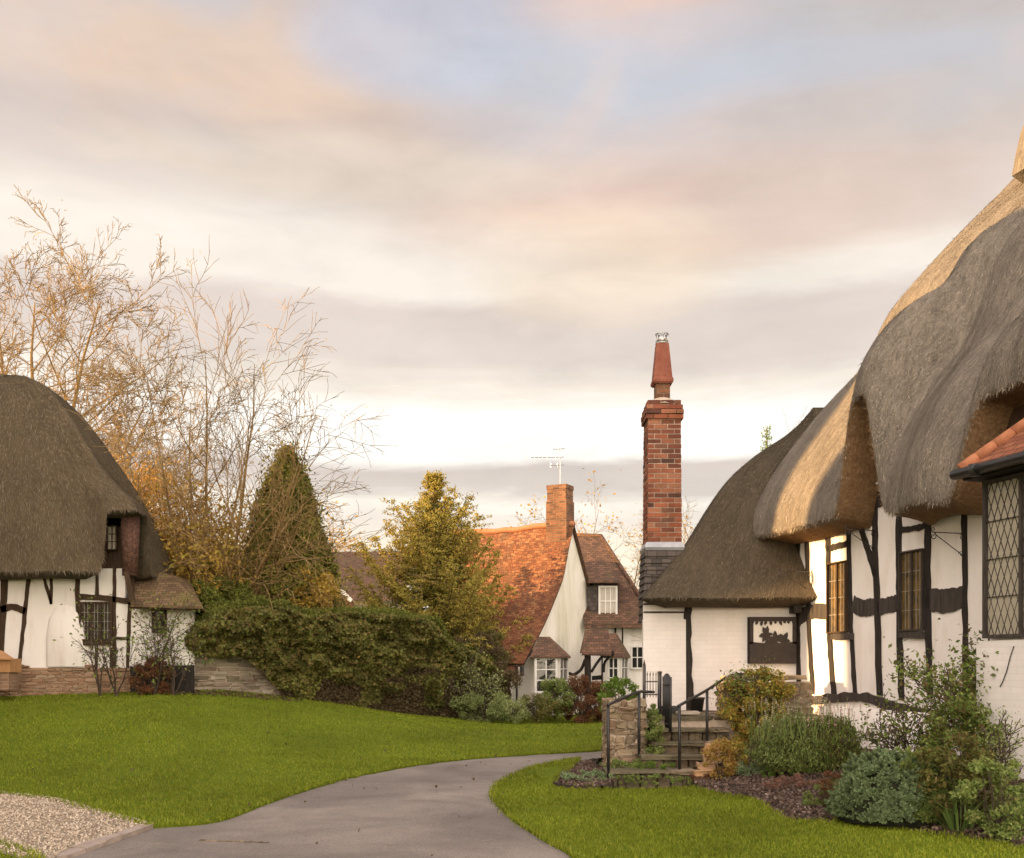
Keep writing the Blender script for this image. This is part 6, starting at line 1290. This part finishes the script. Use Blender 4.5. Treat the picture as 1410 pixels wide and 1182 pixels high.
# ---- garden plants on the right
def at(px, py): return hit(px, py)
q = at(1048, 1052); c = W(1048, 975, 14.75); foliage('climber', 'yellow-green climber with lemon leaves smothering the retaining wall', 'climber', (c[0], 14.95, c[2]), (.52, .35, .58), 9000, 70, .13, .055, 'leaf_lemon', 111, stem=(16, .008))
c = W(1045, 945, 14.7); twiggy('climber', 'wild green shoots standing above the retaining wall', 'climber', (c[0], 14.9, 1.0), .55, 112, None, ('leaf_rose', .05, .95, 4), 9, .6, .007)
c = W(992, 1045, 13.6); q = at(992, 1078); foliage('amber_shrub', 'small amber and yellow shrub beside the bottom of the steps', 'shrub', (c[0], 13.6, .33), (.22, .2, .30), 2600, 34, .075, .035, 'leaf_amber', 113, stem=(10, .006))
def spikes(name, label, cat, q, rx, ry, h_, n, mat, seed, wd=.006, lean=.4, flower=None, group=None):
    t = thing(name, label, cat, q, group); r = np.random.default_rng(seed); an = r.uniform(0, 6.28, n); rr_ = np.sqrt(r.random(n)); P = np.column_stack([q[0]+rx*rr_*np.cos(an), q[1]+ry*rr_*np.sin(an), np.full(n, q[2])]); V, Fs = blades(P, h_*(1.1-.35*rr_), wd, lean, seed, .35); fast_mesh('blades', V, Fs, mat, t)
    if flower:
        fm, fn, fs, fh = flower; S_ = Segs(); Q = []
        for k in range(fn):
            a = q+np.array([r.uniform(-rx, rx), r.uniform(-ry, ry)*.7, h_*.3]); e = a+np.array([r.normal(0, .08), r.normal(0, .05), fh*r.uniform(.6, 1.05)]); S_.add(a, e, .0035, .0025); Q += [e+np.array([0, 0, -j*.014])+r.normal(0, .006, 3) for j in range(7)]
        V, F_ = S_.geom(3); fast_mesh('flower_stems', V, F_, 'leaf_bush', t); V, F_ = leaves(np.array(Q), fs, None, seed, aspect=.8); fast_mesh('flower_heads', V, F_, fm, t)
    return t
def narrow_bush(name, label, q, rad, n, mat, seed, heads=None, size=.06):
    """mound of many upright leafy stems"""
    t = thing(name, label, 'shrub', q); r = np.random.default_rng(seed); P = []; S_ = Segs(); q = np.array(q, float)
    for k in range(n):
        an = r.uniform(0, 6.28); rr_ = math.sqrt(r.random()); b = q+np.array([rad[0]*.35*rr_*math.cos(an), rad[1]*.35*rr_*math.sin(an), 0]); e = q+np.array([rad[0]*rr_*math.cos(an), rad[1]*rr_*math.sin(an), rad[2]*(math.sqrt(max(0, 1-rr_**2.6))*.75+.22)*r.uniform(.8, 1.08)]); S_.add(b, e, .006, .003)
        m_ = 30; tt = r.uniform(.25, 1, (m_, 1)); P.append(b*(1-tt)+e*tt+r.normal(0, .022, (m_, 3)))
    V, F_ = leaves(np.vstack(P), size, None, seed, aspect=.28, up=1.3); fast_mesh('foliage', V, F_, mat, t); V, F_ = S_.geom(3); fast_mesh('stems', V, F_, 'bark_dark', t)
    if heads:
        S_ = Segs(); Q = []
        for k in range(heads[0]): a = q+np.array([r.uniform(-.9, .9)*rad[0], r.uniform(-.8, .5)*rad[1], rad[2]*.6]); e = a+np.array([r.normal(0, .06), 0, rad[2]*r.uniform(.3, .75)]); S_.add(a, e, .004, .002); Q += [e-np.array([0, 0, .012*j])+r.normal(0, .007, 3) for j in range(8)]
        V, F_ = S_.geom(3); fast_mesh('flower_stems', V, F_, 'leaf_bush', t); V, F_ = leaves(np.array(Q), .022, None, seed, aspect=.8); fast_mesh('flower_heads', V, F_, heads[1], t)
    return t
q = at(1112, 1072); narrow_bush('herb_bush', 'rounded green bush topped with pale seed heads, in front of the timbered wall', (q[0], q[1]+.45, q[2]), (.68, .5, .78), 900, 'leaf_bush', 121, (110, 'seed_head'))
q = at(1150, 1072); narrow_bush('herb_bush', 'darker twiggy herb bush joined to the right of the rounded green one', (q[0]+.12, q[1]+.55, q[2]), (.42, .4, .74), 420, 'leaf_rose', 122, (40, 'petal_pink'))
# grey-green cushion of tight rosettes
def hebe(label, q, rad, nr, mat, seed, size=.030):
    t = thing('hebe_shrub', label, 'shrub', q); r = np.random.default_rng(seed); u1 = r.random(nr); an = r.uniform(0, 6.28, nr); ph = np.arccos(1-u1*.98); bump_ = 1+.10*np.sin(an*4+ph*6)+r.normal(0, .045, nr)
    n_ = np.column_stack([np.sin(ph)*np.cos(an), np.sin(ph)*np.sin(an), np.cos(ph)]); Cn = np.array(q)+n_*np.array(rad)*bump_[:, None]; P = []; Nn = []; D = []
    k = 16
    for i in range(k):
        a = 2*PI_*i*.382; lv_ = i/k; s1 = np.cross(n_, [0, .3, 1.]); s1 /= np.linalg.norm(s1, axis=1)[:, None]; s2 = np.cross(n_, s1); d = (s1*math.cos(a)+s2*math.sin(a))*(1-lv_*.75)+n_*(.35+lv_*1.0); d /= np.linalg.norm(d, axis=1)[:, None]
        c_ = Cn+n_*(lv_*.03-.03); sd2 = np.cross(d, n_); sd2 /= np.linalg.norm(sd2, axis=1)[:, None]+1e-6; sz = size*r.uniform(.8, 1.2, (nr, 1)); P.append(np.stack([c_, c_+d*sz*.55+sd2*sz*.28, c_+d*sz*1.05, c_+d*sz*.55-sd2*sz*.28], 1))
    V = np.concatenate(P).reshape(-1, 3); fast_mesh('rosettes', V, np.arange(len(V)).reshape(-1, 4), mat, t)
    mb = MB(); lathe(mb, q, [(rad[0]*.93*math.sin(x), rad[2]*.93*math.cos(x)) for x in np.linspace(1.65, .05, 8)], 20); mb.build('dark_core', 'core', t, True); return t  # solid dome under the rosettes, its shade put into the dark colour
q = at(1243, 1146); hebe('dense grey-green cushion shrub of tight rosettes on the lawn edge', (q[0], q[1]+.50, q[2]+.08), (.46, .45, .58), 2300, 'leaf_hebe', 131, .036)
q = at(1300, 1150); hebe('darker green cushion shrub overlapping the right of the grey-green one', (q[0]+.02, q[1]+.75, q[2]+.06), (.50, .45, .60), 1700, 'leaf_bush', 132, .04)
q = at(1330, 1156); foliage('dark_shrub', 'dark leafy shrub against the white brick bay', 'shrub', (q[0]+.15, q[1]+.55, .42), (.42, .35, .50), 6500, 50, .10, .05, 'leaf_ivy', 133, stem=(14, .008))
q = at(1385, 1165); foliage('dark_shrub', 'loose green shrub at the bottom right corner of the picture', 'shrub', (q[0]+.05, q[1]+.3, .34), (.30, .3, .42), 4200, 40, .085, .045, 'leaf_bush', 134, stem=(14, .007), zmin=.02)
q = at(1395, 1120); twiggy('slender_shrub', 'slender stems with small pale leaves against the white brick bay', 'shrub', (q[0]+.05, q[1]+.1, q[2]), .8, 135, None, ('leaf_varieg', .034, 1, 5), 6, .25, .005)
# climbing rose on the wall beside the bay
c = W(1292, 1010, 12.0); twiggy('climbing_rose', 'tall climbing rose on the timbered wall, left of the white bay', 'rose', (5.34, 11.85, .3), 1.4, 141, None, ('leaf_rose', .062, 1, 12), 10, .15, .010, [(8, .42, .6, 42, .14, .03), (5, .5, .6, 42, .15, .0), (0, 0, 0, 0, .15, .0)])
c = W(1250, 1020, 12.4); twiggy('climbing_rose', 'sprawling lower rose with sparse dark leaves against the white plinth', 'rose', (4.85, 12.35, .3), .8, 142, None, ('leaf_rose', .052, .8, 4), 10, .6, .008, [(7, .45, .6, 42, .14, .0), (5, .5, .6, 42, .15, .0), (0, 0, 0, 0, .15, .0)])
c = W(1310, 1030, 11.3); foliage('rose_thicket', 'thick green growth at the base of the climbing rose', 'shrub', (5.0, 11.3, .72), (.42, .35, .52), 6500, 60, .12, .05, 'leaf_rose', 143, stem=(14, .008))
# spiky and low plants
q = at(1205, 1118); spikes('iris_clump', 'clump of narrow green iris leaves left of the grey-green cushion', 'plant', q+[.02, .3, 0], .22, .15, .46, 300, 'leaf_blade', 151, .007, .55)
q = at(1165, 1115); spikes('grass_clump', 'low brown and green tuft at the bed edge beside the iris', 'plant', q+[0, .12, 0], .20, .15, .26, 500, 'leaf_dead', 152, .004, .5)
q = at(1330, 1150); spikes('iris_clump', 'arching strap-leaved clump in front of the dark shrubs at right', 'plant', q+[.0, .12, 0], .10, .08, .52, 60, 'leaf_blade', 153, .009, .7)
q = at(1100, 1088); foliage('heather', 'pinkish-brown heather cushion in the bark mulch', 'plant', (q[0]-.02, q[1]+.2, q[2]+.06), (.34, .2, .10), 3200, 40, .05, .026, 'leaf_heather', 154)
q = at(1130, 1112); foliage('cushion_plant', 'low grey-green cushion at the corner of the bark bed', 'plant', (q[0]+.0, q[1]+.12, q[2]+.07), (.16, .14, .13), 2200, 30, .04, .024, 'leaf_bush', 155)
q = at(1160, 1098); foliage('heather', 'dark russet twiggy tuft between heather and iris', 'plant', (q[0]+.02, q[1]+.2, q[2]+.10), (.22, .18, .18), 2600, 30, .06, .03, 'leaf_russet', 156)
q = at(1035, 1068); foliage('cushion_plant', 'silvery-green ground plant below the climber', 'plant', (q[0], q[1]+.1, q[2]+.06), (.24, .16, .12), 2400, 30, .05, .026, 'leaf_hebe', 157)
q = at(1058, 1070); foliage('cushion_plant', 'tiny bright yellow-green tuft in the mulch', 'plant', (q[0], q[1], q[2]+.04), (.09, .08, .07), 700, 12, .03, .022, 'leaf_green', 158)
q = at(1020, 1060); foliage('amber_shrub', 'straggling orange-brown leaves under the climber', 'shrub', (q[0]-.02, q[1]+.3, q[2]+.2), (.22, .2, .22), 1800, 26, .07, .035, 'leaf_lemon', 159)
# plants round the pier
c = W(903, 1005, 14.4); foliage('pier_ivy', 'green ferny growth hanging down the right side of the rubble pier', 'plant', (2.03, 14.7, .56), (.13, .35, .48), 3600, 40, .07, .04, 'leaf_bush', 161)
c = W(868, 1040, 14.3); foliage('pier_ivy', 'low weedy green growth at the foot of the rubble pier', 'plant', (1.62, 14.25, .12), (.35, .2, .17), 3200, 40, .06, .035, 'leaf_bush', 162)
q = at(800, 1078); foliage('ground_cover', 'grey-green ground-cover plants left of the steps', 'plant', (q[0]+.08, q[1]+.4, .08), (.38, .4, .11), 2600, 40, .05, .03, 'leaf_hebe', 163)
q = at(895, 1070); foliage('step_weeds', 'small green weeds creeping over the lowest step', 'plant', (1.95, 14.0, .20), (.35, .08, .06), 1300, 26, .035, .022, 'leaf_green', 164)
c = W(878, 945, 17.5); foliage('pale_green_bush', 'fresh green bush behind the gate, left of the white chimney base', 'bush', (1.83, 17.4, .93), (.33, .3, .50), 4600, 40, .11, .055, 'leaf_green', 165, stem=(8, .01))
q = at(900, 1084); foliage('step_weeds', 'tufts of weeds and dead leaves along the foot of the bottom step', 'plant', (1.9, 13.68, .05), (.62, .06, .07), 2200, 40, .035, .024, 'leaf_bush', 166)
q = at(960, 1078); foliage('step_weeds', 'brown dead-leafed tuft at the right-hand corner of the bottom step', 'plant', (2.5, 13.62, .07), (.16, .08, .08), 900, 14, .035, .026, 'leaf_russet', 167)
# ---- unseen shadow casters added out of frame left, shaped to block the low sun
def add_caster(label, X0, X1, Y0, Y1, ze_, zr2):
    nb = thing('caster_house', label, 'house', ((X0+X1)/2, (Y0+Y1)/2, 0)); xm_ = (X0+X1)/2; mb = MB()
    mb.hexa([[X0, Y0, 0], [X1, Y0, 0], [X1, Y1, 0], [X0, Y1, 0], [X0, Y0, ze_], [X1, Y0, ze_], [X1, Y1, ze_], [X0, Y1, ze_]]); mb.add([[X0, Y0, ze_], [X1, Y0, ze_], [xm_, Y0, zr2], [X0, Y1, ze_], [X1, Y1, ze_], [xm_, Y1, zr2]], [(0, 1, 2), (3, 5, 4)]); mb.build('wall', 'brick_old', nb)
    mb = MB(); mb.add([[X0-.3, Y0, ze_-.3], [xm_, Y0, zr2+.1], [xm_, Y1, zr2+.1], [X0-.3, Y1, ze_-.3], [X1+.3, Y0, ze_-.3], [X1+.3, Y1, ze_-.3]], [(0, 1, 2, 3), (1, 4, 5, 2)]); mb.build('roof', 'tile_brown', nb)
    pl_ = Plane((X1, Y0), (0, 1))
    for k in range(3):
        for zv in (1.0, 4.2):
            y = Y0+(Y1-Y0)*(k+.5)/3; mb = MB(); mb.hexa([[X1-.05, y-.6, zv], [X1+.04, y-.6, zv], [X1+.04, y+.6, zv], [X1-.05, y+.6, zv], [X1-.05, y-.6, zv+1.4], [X1+.04, y-.6, zv+1.4], [X1+.04, y+.6, zv+1.4], [X1-.05, y+.6, zv+1.4]]); f_ = mb.build('window', 'white_paint', nb)
            mb = MB(); mb.hexa([[X1+.03, y-.5, zv+.1], [X1+.05, y-.5, zv+.1], [X1+.05, y+.5, zv+.1], [X1+.03, y+.5, zv+.1], [X1+.03, y-.5, zv+1.3], [X1+.05, y-.5, zv+1.3], [X1+.05, y+.5, zv+1.3], [X1+.03, y+.5, zv+1.3]]); mb.build('pane', 'glass', f_)
add_caster('added shade-casting tall brick house, out of view on the left, nearer the camera', -20, -13, -4, 12.15, 8.6, 12.7)
add_caster('added shade-casting broad brick house, out of view on the left, next to the thatched cottage', -22, -14, 13.95, 24.5, 7.6, 11.2)
hl = thing('caster_hedge', 'added hedge block closing the gap between the two shade-casting houses, out of view', 'hedge', (-13.4, 13.5, 0)); mb = MB(); mb.hexa([[-14.3, 11.9, 0], [-12.9, 11.9, 0], [-12.9, 14.3, 0], [-14.3, 14.3, 0], [-14.3, 11.9, 4.2], [-12.9, 11.9, 4.2], [-12.9, 14.3, 4.2], [-14.3, 14.3, 4.2]]); mb.build('dark_core', 'core', hl)  # unseen block added to keep low sun off the lawn
bh = thing('roof_shade_hedge', 'added tall evergreen hedge shading the far roof, almost hidden behind the left thatched cottage', 'hedge', (-13, 32, .8)); mb = MB()  # added for its shadow on the lower far roof, nearly unseen
mb.hexa([[-13.6, 28.2, 0], [-12.6, 28.2, 0], [-12.6, 36, 0], [-13.6, 36, 0], [-13.6, 28.2, 5.7], [-12.6, 28.2, 5.7], [-12.6, 36, 5.7], [-13.6, 36, 5.7]]); mb.build('dark_core', 'core', bh)
P = RNG.uniform((-13.9, 27.9, .5), (-12.3, 36.3, 6.0), (9000, 3)); V, F_ = leaves(P, .16, None, 181); fast_mesh('foliage', V, F_, 'leaf_cypress', bh)
